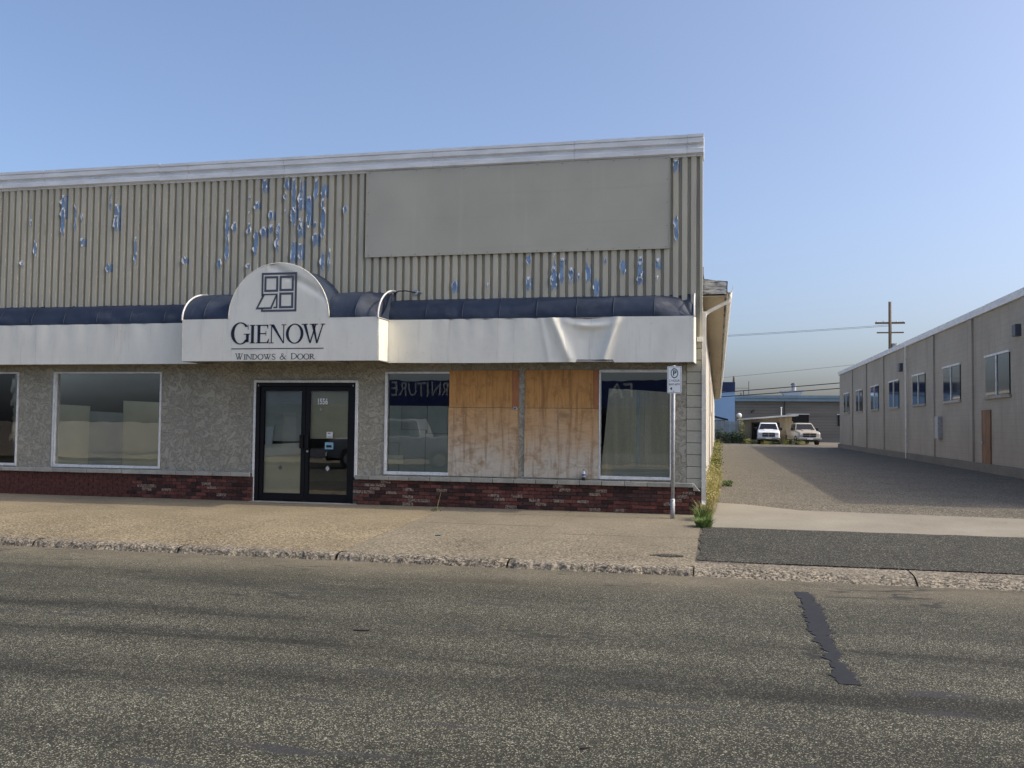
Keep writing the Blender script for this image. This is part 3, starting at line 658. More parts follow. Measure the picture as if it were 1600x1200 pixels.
# ------------------------------------------------------------------ doors (parts of the building)
dtrim = MB()
dtrim.box((-8.25, -.03, .0), (-8.205, .0, 2.255)).box((-6.215, -.03, .48), (-6.165, .0, 2.255)).box((-8.205, -.03, 2.213), (-6.215, .0, 2.255))
dtrim.obj('door_trim', 'whiteframe', bd, bevel=.004)
dfr = MB().box((-8.205, -.02, -.02), (-8.13, .14, 2.213)).box((-6.29, -.02, -.02), (-6.215, .14, 2.213)).box((-8.13, -.02, 2.14), (-6.29, .14, 2.213)).box((-8.13, .02, -.02), (-6.29, .14, .02))
dfr.obj('door_frame', 'blackalu', bd, bevel=.003)
def leaf_door(x0, x1, hx):
    d = MB(); s = .075
    d.box((x0, .01, .025), (x0 + s, .06, 2.135)).box((x1 - s, .01, .025), (x1, .06, 2.135)).box((x0 + s, .01, 2.06), (x1 - s, .06, 2.135)).box((x0 + s, .01, .025), (x1 - s, .06, .155))
    o = d.obj('door', 'blackalu', bd, bevel=.003)
    MB().box((x0 + s - .004, .032, .15), (x1 - s + .004, .038, 2.065)).obj('glass_pane', 'glass', o)
    h = MB().box((hx - .03, -.055, .99), (hx + .03, -.035, 1.245)); h.box((hx - .012, -.035, 1.02), (hx + .012, .01, 1.05)); h.box((hx - .012, -.035, 1.19), (hx + .012, .01, 1.22))
    h.obj('handle', 'blackalu', o, bevel=.004); return o
dl = leaf_door(-8.125, -7.215, -7.262); dr = leaf_door(-7.205, -6.295, -7.155)
MB().tube([(-7.155, .01, .94), (-7.155, -.006, .94)], .018, 12).obj('lock', 'galv', dr)
B((-8.165, -.028, 2.14), (-8.15, -.02, 2.175)).obj('contact_plate', 'galv', dl); B((-6.27, -.028, 2.14), (-6.258, -.02, 2.175)).obj('contact_plate', 'galv', dr)
text_mesh('1556', .15, 'door_number', 'signwhite', lambda a, b: (-6.885 + a, .0285, 1.86 + b), dr, bold=.003, xs=.72)
text_mesh('II', .07, 'door_mark', 'sticker_white', lambda a, b: (-6.915 + a, .029, 1.715 + b), dr, bold=0.0)
st = B((-6.79, .027, 1.19), (-6.67, .0312, 1.305)).obj('sticker', 'sticker_white', dr)
B((-6.765, .024, 1.27), (-6.715, .0268, 1.285)).obj('print_bar', 'slate', dr); B((-6.765, .024, 1.205), (-6.685, .0268, 1.215)).obj('print_bar', 'slate', dr)
B((-6.82, .027, .985), (-6.655, .0312, 1.11)).obj('sticker', 'sticker_blue', dr)
B((-6.79, .024, 1.015), (-6.685, .0268, 1.06)).obj('print_bar', 'black', dr)
for dd, cx, mt in ((dl, -7.705, 'slate'), (dr, -6.76, 'sticker_white')):
    c = Vector((cx, .029, .63)); m = MB(); a, b = .048, .026
    P4 = [(0, 1), (1, 0), (0, -1), (-1, 0)]
    for i in range(4):
        p, q = P4[i], P4[(i + 1) % 4]
        m.quad((cx + p[0] * a * .85, .029, .63 + p[1] * a), (cx + q[0] * a * .85, .029, .63 + q[1] * a), (cx + q[0] * b * .85, .029, .63 + q[1] * b), (cx + p[0] * b * .85, .029, .63 + p[1] * b))
    m.quad(*[(cx + p[0] * .016, .029, .63 + p[1] * .016) for p in P4]); m.obj('diamond_mark', mt, dd)
B((-8.25, -.15, -.07), (-6.15, .05, .004)).obj('threshold', 'sill', bd, bevel=.006)

# windows (parts of the building)
def window(x0, x1, z0, z1, fw=.05, fb=.05, ft=.03, rightframe=True):
    m = MB().box((x0, -.02, z0), (x0 + fw, .09, z1)).box((x0 + fw, -.02, z0), (x1, .09, z0 + fb)).box((x0 + fw, -.02, z1 - ft), (x1, .09, z1))
    if rightframe: m.box((x1 - fw * .7, -.02, z0 + fb), (x1, .09, z1 - ft))
    w = m.obj('window', 'whiteframe', bd, bevel=.004)
    B((x0 + fw - .004, .045, z0 + fb - .004), (x1 - (fw * .7 if rightframe else 0) + .003, .051, z1 - ft + .004)).obj('glass_pane', 'glass', w); return w
window(-5.65, -4.43, .55, 2.41, .035, .055, .03, False)
window(-1.74, -.51, .56, 2.44, .028, .05, .045)
window(-12.6, -10.2, .55, 2.42); window(-15.8, -13.4, .55, 2.42)

# papers and sheets behind the glass: things of their own
def sheet_thing(name, pts, y, mat, label, cat, th=.006, wob=0.004, group=None):
    p = [(a, y + (.0 if len(q) < 1 else q[0]), b) for a, b, *q in [(*u, *([0.0] if len(u) < 3 else [])) for u in pts]]
    p = [(u[0], y + (u[2] if len(u) > 2 else 0), u[1]) for u in pts]
    o = MB().prism(p, (0, th, 0)).obj(name, mat, off=(p[0][0], y, min(u[1] for u in pts))); return tag(o, label, cat, group)
def rect(a, b, c, d): return [(a, c), (b, c), (b, d), (a, d)]
sheet_thing('paper_sheet', rect(-8.06, -7.28, .02, .92), .08, 'paper', 'tall brown paper sheet behind the lower glass of the door without the number', 'paper')
sheet_thing('paper_strip', [(-8.06, .83), (-7.28, .90), (-7.28, 1.10), (-8.06, 1.05)], .068, 'paper_pale', 'pale paper strip taped behind the door glass above the brown paper', 'paper')
sheet_thing('paper_sheet', rect(-8.06, -7.28, 1.12, 2.12), .085, 'paper_grey', 'grey paper sheet behind the upper glass of the door without the number', 'paper')
sheet_thing('paper_notice', [(-8.03, 1.02), (-7.90, 1.02), (-7.86, 1.40), (-8.03, 1.38)], .055, 'sticker_white', 'small white notice hung inside the door beside its frame', 'notice')
sheet_thing('paper_sheet', rect(-7.16, -6.33, 1.175, 2.12), .08, 'paper', 'brown paper sheet behind the glass carrying the house number', 'paper')
k = 0
for (a, b, c, d, mt, lb) in ((-5.60, -5.40, .58, 1.12, 'paper_grey', 'narrow grey paper low in the window beside the door'), (-5.40, -4.9, .58, 1.36, 'paper_grey', 'wide grey paper low in the window with the mirrored lettering'),
                         (-4.9, -4.36, .58, 1.30, 'paper_grey', 'grey paper low in the window next to the plywood'), (-5.60, -5.36, 1.12, 1.80, 'paper_grey', 'upper grey paper in the window, next to its white frame'),
                         (-5.36, -4.87, 1.36, 1.80, 'paper_grey', 'middle upper grey paper under the dark part of the window'), (-4.87, -4.36, 1.30, 1.80, 'paper_grey', 'upper grey paper in the window, next to the plywood'),
                         (-5.60, -5.30, .74, .90, 'paper_pale', 'pale slanted paper scrap low in the window beside the door')):
    k += 1; dy = (.085 + .003 * k) if mt == 'paper_grey' else .065
    sheet_thing('paper_sheet', [(a + .004, c + .003), (b - .004, c + .003), (b - .004, d - .003), (a + .004, d - .003)], dy, mt, lb, 'paper')
cbd = sheet_thing('board_sheet', [(-1.73, .575), (-.56, .575), (-.50, 1.5), (-.47, 2.05), (-1.0, 2.09), (-1.58, 2.12), (-1.66, 1.2)], .105, 'cardboard', 'large grey-brown board sheet leaning inside the window behind the parking sign', 'board', .012)
for (a, b) in ((-1.115, -1.03), (-.985, -.955)):
    sheet_thing('tape_strip', [(a, .78), (b - .015, .78), (b, 2.07), (a + .01, 2.08)], .098, 'tape', 'wide pale tape strip down the middle of the leaning board' if a < -1.1 else 'narrow pale tape strip on the leaning board', 'tape', .003)
sheet_thing('grey_strip', rect(-1.5, -.52,   .58, .775), .082, 'paper_grey', 'low grey panel standing along the bottom of the window behind the parking sign', 'panel', .01)
for (a, b, c, d, mt, lb) in ((-12.55, -11.85, .58, 1.75, 'paper', 'brown paper in the window past the door, its side away from the door'), (-11.84, -11.1, .58, 1.62, 'paper_grey', 'grey paper in the middle of the window past the door'), (-11.09, -10.25, .58, 1.83, 'paper', 'brown paper in the window past the door, its side nearest the door'), (-15.7, -14.6, .58, 1.7, 'paper_grey', 'grey paper in the farthest window past the door'), (-14.59, -13.45, .58, 1.78, 'paper', 'brown paper in the farthest window past the door')):
    sheet_thing('paper_sheet', [(a, c), (b, c), (b + .01, d), (a - .01, d + .03)], .1, mt, lb, 'paper')
# interior clutter: dark counter
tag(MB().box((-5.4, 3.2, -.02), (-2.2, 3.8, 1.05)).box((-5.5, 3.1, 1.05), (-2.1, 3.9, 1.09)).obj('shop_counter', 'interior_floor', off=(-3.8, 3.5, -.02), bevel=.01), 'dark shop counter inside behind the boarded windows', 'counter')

# ------------------------------------------------------------------ plywood boards: things
def ply(name, x0, x1, z0, z1, y, mat, label):
    o = B((x0, y - .012, z0), (x1, y, z1)).obj(name, mat, off=((x0 + x1) / 2, y, z0), bevel=.002); tag(o, label, 'plywood', 'plywood boards over the shop windows'); return o
ply('plywood_board', -4.43, -3.275, 1.772, 2.435, -.004, 'ply_up', 'upper orange plywood board beside the window with mirrored lettering')
ply('plywood_strip', -3.272, -3.155, 1.772, 2.435, -.003, 'ply_red', 'reddish plywood strip beside the grey post, over the board with the hook')
ply('plywood_board', -4.44, -3.155, .55, 1.766, -.006, 'ply_low', 'lower weathered plywood board beside the window with mirrored lettering')
ply('plywood_board', -3.05, -1.84, 1.772, 2.44, -.004, 'ply_up', 'upper orange plywood board near the window behind the parking sign')
ply('plywood_strip', -1.837, -1.745, 1.772, 2.44, -.003, 'ply_red', 'narrow reddish plywood strip against the window behind the parking sign')
ply('plywood_board', -3.05, -1.745, .555, 1.766, -.006, 'ply_low', 'lower weathered plywood board with ringed grain behind the bottle')
hk = thing('padlock_hasp', (-3.215, -.02, 1.75), 'small metal hasp on the seam of the plywood boards', 'hasp')
B((-3.25, -.026, 1.735), (-3.185, -.018, 1.79)).obj('plate', 'galv', hk, bevel=.003); MB().tube([(-3.217, -.026, 1.762), (-3.217, -.045, 1.762)], .014, 10).obj('stud', 'black', hk)

# ------------------------------------------------------------------ blank sign board
sb = thing('sign_board', (-3.28, -.06, 4.5), 'large blank painted sign board on the corrugated metal front', 'sign board')
def bfn(u, v):
    x = -6.04 + 5.50 * u; z = 4.512 + 1.572 * v
    return (x, -.098 + .006 * fbm(x * .9, z * .9) - .004 * math.sin(u * 17), z)
m = MB().grid(bfn, 60, 18); m.obj('panel', 'board', sb, smooth=True)
B((-6.038, -.086, 4.514), (-.542, -.0725, 6.08)).obj('backing', 'board', sb)
for a, b in (((-6.045, -.102, 4.505), (-.535, -.0725, 4.512)), ((-6.048, -.103, 4.505), (-6.041, -.0725, 6.085)), ((-.542, -.104, 4.505), (-.532, -.0725, 6.085))): B(a, b).obj('edge_strip', 'board', sb)
sc = B((-.006, -.003, -.006), (.006, .003, .006)).mesh('screw', 'slate')
for i in range(13):
    for z in (4.535, 6.06): share(sc, 'screw', (-5.98 + i * .448, -.1015, z), sb)
for z in (4.9, 5.3, 5.7):
    for x in (-6.0, -.58): share(sc, 'screw', (x, -.1025, z), sb)

# ------------------------------------------------------------------ AWNING
aw = thing('storefront_awning', (-5.47, 0, 2.55), 'navy and white vinyl awning with arched sign over the shop front', 'awning')
XE = -5.468; XR = -.124; ZT, ZB = 3.315, 2.545
def barrel(x, t, yf, b, z0, pillow=0.0):     # t 0 at the front edge, 1 at the wall
    a = t * math.pi / 2; return Vector((x, yf * math.cos(a) * (1 + pillow), z0 + b * math.sin(a) * (1 + pillow)))
def panels(seam, yf, b, z0, sagR=None, mat='navy'):
    for i in range(len(seam) - 1):
        x0, x1 = seam[i], seam[i + 1]; last = i == len(seam) - 2 and sagR
        def fn(u, v, x0=x0, x1=x1, last=last):
            x = x0 + (x1 - x0) * u; pl = -.05 * math.sin(math.pi * u) * math.sin(math.pi * min(1, v * 1.15)) * .5 - .0
            p = barrel(x, v, yf, b, z0, pl)
            w = fbm(x * 2.2, v * 2.5, yf) * .012; p.y -= w; p.z += w * .6
            if last:
                s = u ** 1.3; front = Vector((x, yf, z0)); back = Vector((x, -.02, z0 + b))
                q = front.lerp(back, v); q.z -= math.sin(math.pi * v) * b * .34; q.y += math.sin(math.pi * v) * .05
                th = math.atan2(v * .6, 1.05 - u); q += Vector((0, -.035, .05)) * (abs(math.sin(th * 6.5)) - .5) * min(1, (v + 1 - u) * 1.5) * min(1, v * 6) * (1 if abs(yf) > .5 else .6)
                p = p.lerp(q, s)
            return p
        MB().grid(fn, 44 if last else 22, 32 if last else 16).obj('canopy_panel', 'navy_worn' if last else mat, aw, smooth=True)
        if i: MB().tube([barrel(x0, v / 12, yf, b, z0, .012) for v in range(13)], .007, 6).obj('seam_piping', mat, aw, smooth=True)
# lower section along the windows
panels([XE, -4.779, -4.111, -3.442, -2.785, -2.096, -1.463, -.777, XR], -.38, .40, ZT, True)
# deep section over the doors
AC, AR = -7.347, .967
panels([AC - 1.88, -8.8, AC - AR + .05], -.90, .55, ZT)
panels([AC + AR - .05, -5.894, XE], -.90, .55, ZT, True)
XD = AC - 1.88
panels([XL] + [XL + (XD - XL) * i / 11 for i in range(1, 12)], -.38, .40, ZT)
# arched sign face with barrel behind
def val(name, x0, x1, y, zb, zt, dispf, nx, nz=16, mat='vinyl'):
    def fn(u, v):
        x = x0 + (x1 - x0) * u; b = zb(x) if callable(zb) else zb; t = zt(x) if callable(zt) else zt
        z = b + (t - b) * v; return (x, y + dispf(x, z, v), z)
    return MB().grid(fn, nx, nz).obj(name, mat, aw, smooth=True)
def gauss(x, c, s): return math.exp(-((x - c) / s) ** 2)
def dispR(x, z, v):
    d = .006 * fbm(x * 1.2, z * 1.4) + .009 * v * v * math.sin(x * 17 + 1.5 * math.sin(x * 3)) * (gauss(x, -3.2, 1.3) + .3 * gauss(x, -4.6, .6))
    # loose hanging folds around the tears
    c1 = -2.33 + (z - 2.9) * -.42; d -= .055 * gauss(x, c1, .085) * (1 if z > 2.6 else .7)
    c2 = -1.52 + (z - 2.9) * .30; d -= .060 * gauss(x, c2, .07) * (1 - .5 * v)
    d += .05 * gauss(x, -1.9, .26) * (1 - abs(v - .5))
    d -= .05 * gauss(z, 3.16 + .35 * (x + 1.8) ** 2, .05) * gauss(x, -1.85, .33)
    c3 = -2.62 + (z - 2.9) * -.2; d -= .012 * gauss(x, c3, .05); return d
zbR = lambda x: ZB + .045 * (1 if -2.09 < x < -1.45 else 0) + .004 * math.sin(x * 2)
ztR = lambda x: ZT - .035 * gauss(x, -1.9, .17) + .003 * math.sin(x * 3)
val('valance', XE, XR, -.38, zbR, ztR, dispR, 260, 28)
dispL = lambda x, z, v: .004 * fbm(x, z) + .003 * math.sin(x * 6) * v
val('valance', AC + AR + .0, XE, -.90, ZB + .012, ZT, dispL, 24)
val('valance', XD, AC - AR, -.90, ZB + .012, ZT, dispL, 24)
val('valance', XL, XD, -.38, ZB, ZT, lambda x, z, v: .006 * fbm(x * 1.2, z) + .006 * v * math.sin(x * 15), 160)
# return faces
for xr in (XE, XD): MB().grid(lambda u, v: (xr + .003 * math.sin(v * 5), -.90 + (.52 if xr == XE else .52) * u, ZB + .012 - .006 * u + (ZT - ZB - .012) * v), 8, 10).obj('return_face', 'vinyl', aw, smooth=True)
MB().grid(lambda u, v: (XR + .035 * u, -.38 + .37 * u, ZB + (ZT - ZB) * v + .01 * u * (1 - v) * -1), 6, 10).obj('return_face', 'vinyl', aw, smooth=True)
# torn side panels of navy fabric
def side_panel(x, yf, yb, b, top):
    n = 14; m = MB(); crv = []
    for i in range(n + 1):
        t = i / n; y = yf + (top[0] - yf) * t; z = ZT + (top[1] - ZT) * t ** 1.9; crv.append((x + .004, y, z))
    base = [(x + .004, yb, ZT - .02), (x + .004, yf, ZT - .004)]
    return m.poly(crv + [(x + .004, yb, top[1] - .05)] + base).obj('side_panel', 'navy', aw, tri=True)
side_panel(XE, -.90, -.30, .55, (-.30, 3.80)); side_panel(XR, -.38, -.02, .40, (-.04, 3.66))
# white bent frame tubes
def hoop(x, yf, b, s=1.0):
    p = [Vector((x, yf, ZT - .02))] + [barrel(x, v / 14, yf, b, ZT, .02) for v in range(0, 15)]
    MB().tube(p, .016, 10).obj('frame_tube', 'white', aw, smooth=True)
hoop(XE + .002, -.90, .55); hoop(XR + .004, -.38, .40); hoop(XD, -.9, .55)
fr = MB()
for z in (ZB + .02, ZT - .01):
    fr.tube([(XL, -.36, z), (XD, -.36, z)], .013, 6); fr.tube([(XE, -.36, z), (XR - .02, -.36, z)], .013, 6); fr.tube([(XD, -.88, z), (XE, -.88, z)], .013, 6)
for x in (XR - .02, -1.46, -2.78, -4.11, XE, AC + AR, AC - AR, XD, -11, -13, -15):
    yf = -.36 if (x > XE + .1 or x < XD - .1) else -.88; fr.tube([(x, yf, ZB + .02), (x, 0, ZB + .02)], .013, 6); fr.tube([(x, yf, ZT - .01), (x, 0, ZT - .01)], .013, 6); fr.tube([(x, yf, ZB + .02), (x, yf, ZT - .01)], .013, 6)
fr.obj('awning_frame', 'galv', aw, smooth=True)
# arched sign face: disc part plus rectangular part in one sheet with crease near the top
def arch(u, v):
    x = AC + AR * (2 * u - 1); top = ZT + .005 + .978 * math.sqrt(max(0, 1 - (2 * u - 1) ** 2)) ; zb = ZB + .012
    z = zb + (top - zb) * v; fold = .03 * gauss((z - ZT) / .98 - .95 + .55 * max(0, (x - AC + .12)) , 0, .07) * (1 if x > AC - .2 else .2)
    return (x, -.902 - .006 * math.sin(math.pi * u) + fold, z)
def archc(u, v):   # denser towards the ends
    return arch(.5 - .5 * math.cos(math.pi * u), v)
sf = MB().grid(archc, 90, 40).obj('sign_face', 'vinyl', aw, smooth=True)
MB().tube([(AC + AR * math.cos(math.pi * i / 48), -.90, ZT + .005 + .978 * math.sin(math.pi * i / 48)) for i in range(49)], .010, 6).obj('arch_piping', 'vinyl', aw, smooth=True)
def arcb(u, v):
    a = math.pi * u; x = AC + (AR - .006) * math.cos(a); z = ZT + .972 * math.sin(a) - .02 * math.sin(math.pi * v) * (1 + .5 * math.sin(a * 9)); return (x, -.898 + .84 * v, z)
MB().grid(arcb, 60, 14).obj('arch_barrel', 'navy', aw, smooth=True)
# ---- lettering drawn as ribbons (units: 1 = 1.64 mm across, 1.575 mm high)
LY = -.9115
def Lp(px, py): return (-8.235 + (px - 55) * .00164, 2.775 + (1045 - py) * .001575)
def ribbon(m, pts, ws):
    pts = [Vector((p[0], p[1])) for p in pts]; n = len(pts); Lq = []; Rq = []
    ws = ws if isinstance(ws, (list, tuple)) else [ws] * n
    for i in range(n):
        d = (pts[min(i + 1, n - 1)] - pts[max(i - 1, 0)]); d.normalize(); nn = Vector((-d.y, d.x)) * ws[i] / 2
        Lq.append(pts[i] + nn); Rq.append(pts[i] - nn)
    for i in range(n - 1):
        m.quad(*[(Lp(q.x, q.y)[0], LY, Lp(q.x, q.y)[1]) for q in (Lq[i], Rq[i], Rq[i + 1], Lq[i + 1])])
def pl(m, pts): m.poly([(Lp(*q)[0], LY, Lp(*q)[1]) for q in pts])
def bar(m, x0, y0, x1, y1): pl(m, [(x0, y0), (x1, y0), (x1, y1), (x0, y1)])
def ringl(m, cx, cy, rx, ry, thick, thin, a0=0, a1=360, n=44):
    for i in range(n):
        q = []
        for j in (i, i + 1):
            a = math.radians(a0 + (a1 - a0) * j / n); c, s = math.cos(a), math.sin(a)
            q += [(cx + rx * c, cy - ry * s), (cx + (rx - thick) * c, cy - (ry - thin) * s)]
        pl(m, [q[0], q[2], q[3], q[1]])
def letter(ch, x0, x1, y0, y1, T, t, sf_=6):      # serif capitals fitted to a box; T thick stroke, t thin stroke
    m = MB(); w = x1 - x0; h = y1 - y0; s = t * .8; e = T * .55 + sf_
    def stem(cx, ya, yb, ww, top=True, bot=True, k=1.0):
        bar(m, cx - ww / 2, ya, cx + ww / 2, yb)
        if top: bar(m, cx - ww / 2 - e * k, ya, cx + ww / 2 + e * k, ya + s)
        if bot: bar(m, cx - ww / 2 - e * k, yb - s, cx + ww / 2 + e * k, yb)
    if ch == 'I': stem((x0 + x1) / 2, y0, y1, T)
    elif ch == 'E':
        cx = x0 + e + T / 2; stem(cx, y0, y1, T)
        bar(m, cx, y0, x1 - w * .08, y0 + t); pl(m, [(x1 - w * .2, y0), (x1 - w * .08, y0), (x1 - w * .09, y0 + h * .22), (x1 - w * .12, y0 + h * .22)])
        bar(m, cx, y0 + h * .45, x1 - w * .25, y0 + h * .45 + t); bar(m, x1 - w * .27, y0 + h * .34, x1 - w * .23, y0 + h * .6)
        bar(m, cx, y1 - t, x1 - w * .04, y1); pl(m, [(x1 - w * .22, y1), (x1 - w * .05, y1), (x1, y1 - h * .24), (x1 - w * .04, y1 - h * .24)])
    elif ch == 'N':
        stem(x0 + e, y0, y1, t, True, True); stem(x1 - e, y0, y1, t, True, False)
        pl(m, [(x0 + e - t, y0), (x0 + e + T * .9, y0), (x1 - e + t / 2, y1), (x1 - e - t * .8, y1)])
    elif ch == 'O': ringl(m, (x0 + x1) / 2, (y0 + y1) / 2, w / 2, h / 2 + t * .4, T, t)
    elif ch == 'W':
        a, b, c, d, f_ = x0 + w * .12, x0 + w * .37, x0 + w * .47, x0 + w * .66, x1 - w * .10
        top2 = x0 + w * .60
        pl(m, [(a - T / 2, y0), (a + T / 2, y0), (b + t * .4, y1), (b - t * .8, y1)]); pl(m, [(b - t, y1), (b + t * .5, y1), (top2 + t * .5, y0), (top2 - t * .5, y0)])
        pl(m, [(c - T / 2, y0), (c + T / 2, y0), (d + t * .4, y1), (d - t * .8, y1)]); pl(m, [(d - t, y1), (d + t * .5, y1), (f_ + t * .5, y0), (f_ - t * .5, y0)])
        for cc, ww in ((a, T), (c, T), (top2, t), (f_, t)): bar(m, cc - ww / 2 - e * .9, y0, cc + ww / 2 + e * .9, y0 + s)
    elif ch == 'D':
        cx = x0 + e + T / 2; stem(cx, y0, y1, T, True, True); ringl(m, cx + w * .12, (y0 + y1) / 2, x1 - cx - w * .12, h / 2, T, t, -90, 90, 24); bar(m, cx, y0, cx + w * .13, y0 + t); bar(m, cx, y1 - t, cx + w * .13, y1)
    elif ch == 'R':
        cx = x0 + e + T / 2; stem(cx, y0, y1, T); ringl(m, cx + w * .2, y0 + h * .26, w * .36, h * .26, T, t, -90, 90, 18); bar(m, cx, y0, cx + w * .22, y0 + t); bar(m, cx, y0 + h * .52 - t, cx + w * .22, y0 + h * .52)
        pl(m, [(cx + w * .15, y0 + h * .5), (cx + w * .15 + T, y0 + h * .5), (x1, y1), (x1 - T * 1.1, y1)]); bar(m, x1 - T, y1 - s, x1 + e * .6, y1)
    elif ch == 'S':
        P = [(.86, .2), (.8, .06), (.5, .0), (.2, .08), (.12, .24), (.3, .42), (.62, .56), (.86, .74), (.78, .93), (.5, 1.0), (.2, .95), (.1, .78)]
        ws = [t, t, t, t * 1.3, T * .8, T, T, T * .8, t * 1.3, t, t, t]
        ribbon(m, [(x0 + w * a, y0 + h * b) for a, b in P], ws)
    elif ch == 'G':
        ringl(m, x0 + w * .5, (y0 + y1) / 2, w * .5, h / 2, T, t, 38, 322, 56)
        bar(m, x1 - w * .20, y0 + h * .52, x1 - w * .20 + T * .8, y1 - h * .1); bar(m, x1 - w * .32, y0 + h * .52, x1 + w * .02, y0 + h * .52 + s)
        pl(m, [(x1 - w * .12, y0 + h * .10), (x1 - w * .09, y0 + h * .1), (x1 - w * .08, y0 + h * .34), (x1 - w * .11, y0 + h * .34)]); 
    elif ch == '&':
        P = [(1.0, .45), (.86, .46), (.78, .62), (.62, .84), (.36, 1.0), (.1, .92), (.05, .72), (.25, .5), (.5, .36), (.58, .18), (.42, .02), (.26, .14), (.3, .34), (.55, .64), (.8, .92), (1.0, 1.0)]
        ws = [t, t, t, t, t * 1.2, T * .8, T, T * .8, t, t, t, T * .7, T * .8, T, T, t]
        ribbon(m, [(x0 + w * a, y0 + h * b) for a, b in P], ws)
    return m
for ch, a, b, c, d in (('G', 46, 272, 744, 996), ('I', 280, 326, 776, 984), ('E', 346, 500, 776, 984), ('N', 505, 692, 774, 986), ('O', 696, 900, 772, 988), ('W', 880, 1150, 772, 988)):
    letter(ch, a, b, c, d, 33 if ch != 'G' else 40, 11, -2 if ch in 'IE' else 4).obj('letter', 'ink', sf, tri=True)
m = MB(); bar(m, 55, 1041, 1135, 1050); m.obj('underline', 'ink', sf)
for ch, a, b, c, d in (('W', 100, 196, 1098, 1168), ('I', 204, 230, 1108, 1167), ('N', 232, 302, 1108, 1167), ('D', 304, 366, 1108, 1167), ('O', 370, 438, 1107, 1168), ('W', 438, 528, 1108, 1167), ('S', 532, 584, 1107, 1168), ('&', 630, 706, 1098, 1168), ('D', 758, 830, 1098, 1167), ('O', 834, 904, 1107, 1168), ('O', 906, 972, 1107, 1168), ('R', 974, 1036, 1108, 1167)):
    letter(ch, a, b, c, d, 9, 5, 2).obj('letter', 'ink', sf, tri=True)
lg = MB()
def outline(x0, y0, x1, y1, w):
    bar(lg, x0, y0, x1, y0 + w); bar(lg, x0, y1 - w, x1, y1); bar(lg, x0, y0 + w, x0 + w, y1 - w); bar(lg, x1 - w, y0 + w, x1, y1 - w)
bar(lg, 397, 186, 812, 210); bar(lg, 788, 210, 812, 606); bar(lg, 397, 606, 812, 630); bar(lg, 397, 210, 419, 452); bar(lg, 399, 590, 418, 608)
outline(430, 226, 594, 404, 25); outline(608, 224, 776, 398, 25); outline(608, 414, 774, 592, 25)
Q = [(418, 424), (592, 424), (522, 598), (332, 600)]; q2 = [(438, 441), (566, 441), (506, 577), (364, 578)]
for i in range(4): j = (i + 1) % 4; pl(lg, [Q[i], Q[j], q2[j], q2[i]])
bar(lg, 572, 441, 590, 590); pl(lg, [(545, 572), (574, 572), (574, 590), (537, 590)])
lg.obj('window_emblem', 'slate', sf, tri=True)

# ------------------------------------------------------------------ wall lamp above the awning
wl = thing('wall_lamp', (-5.07, -.05, 3.84), 'round grey lamp housing on a curved arm above the awning', 'lamp')
MB().tube([(-5.07, -.045, 3.84), (-5.07, -.10, 3.84)], .052, 20).obj('housing', 'galv', wl, smooth=False, bevel=.006)
MB().tube([(-5.07, -.1, 3.84), (-5.11, -.13, 3.845), (-5.22, -.2, 3.86), (-5.34, -.24, 3.85), (-5.42, -.25, 3.80)], .011, 8).obj('arm', 'black', wl, smooth=True)
MB().tube([(-5.02, -.08, 3.845), (-4.97, -.085, 3.85), (-4.95, -.09, 3.835)], [.014, .02, .018], 8).obj('socket', 'galv', wl, smooth=True)

# ------------------------------------------------------------------ parking sign
ps = thing('parking_sign', (-.452, -.62, -.02), 'white two hour parking sign on a steel post before the brick corner', 'sign')
MB().tube([(-.449, -.62, -.03), (-.449, -.62, .30)], .036, 14).obj('sleeve', 'galv', ps, smooth=True)
MB().tube([(-.449, -.62, .25), (-.437, -.62, 2.47)], .028, 14).obj('post', 'galv', ps, smooth=True)
MB().tube([(-.449, -.66, .27), (-.449, -.665, .27)], .012, 8).obj('bolt', 'chrome', ps)
SX, SZ = -.425, 2.236; sw_, sh_ = .116, .222
def rrect(hw, hh, r, n=6):
    p = []
    for cx, cz, a0 in ((hw - r, hh - r, 0), (-hw + r, hh - r, 90), (-hw + r, -hh + r, 180), (hw - r, -hh + r, 270)):
        for i in range(n + 1): a = math.radians(a0 + 90 * i / n); p.append((cx + r * math.cos(a), cz + r * math.sin(a)))
    return p
pla = MB().prism([(SX + a, -.655, SZ + b) for a, b in rrect(sw_, sh_, .022)], (0, .004, 0)).obj('sign_plate', 'signwhite', ps)
m = MB(); A = rrect(sw_ - .011, sh_ - .011, .016); Bq = rrect(sw_ - .016, sh_ - .016, .013)
for i in range(len(A)):
    j = (i + 1) % len(A); m.quad(*[(SX + p[0], -.6562, SZ + p[1]) for p in (A[i], A[j], Bq[j], Bq[i])])
m.obj('border', 'black', pla)
m = MB()
for i in range(32):
    a0, a1 = 2 * math.pi * i / 32, 2 * math.pi * (i + 1) / 32; cz = SZ + .105
    m.quad(*[(SX + r_ * .80 * math.cos(a), -.6562, cz + r_ * 1.08 * math.sin(a)) for r_, a in ((.074, a0), (.074, a1), (.059, a1), (.059, a0))])
m.obj('ring', 'teal', pla)
text_mesh('P', .115, 'letter', 'black', lambda a, b: (SX + .002 + a, -.6562, SZ + .105 + b), pla, bold=.0025)
text_mesh('2 HOUR', .05, 'lettering', 'black', lambda a, b: (SX + a, -.6562, SZ - .018 + b), pla, bold=0.0, xs=.95)
text_mesh('8AM-6PM', .05, 'lettering', 'black', lambda a, b: (SX + a, -.6562, SZ - .078 + b), pla, bold=0.0, xs=.85)
MB().poly([(SX - .075, -.6562, SZ - .145), (SX - .04, -.6562, SZ - .172), (SX - .04, -.6562, SZ - .118)]).obj('arrow', 'black', pla)
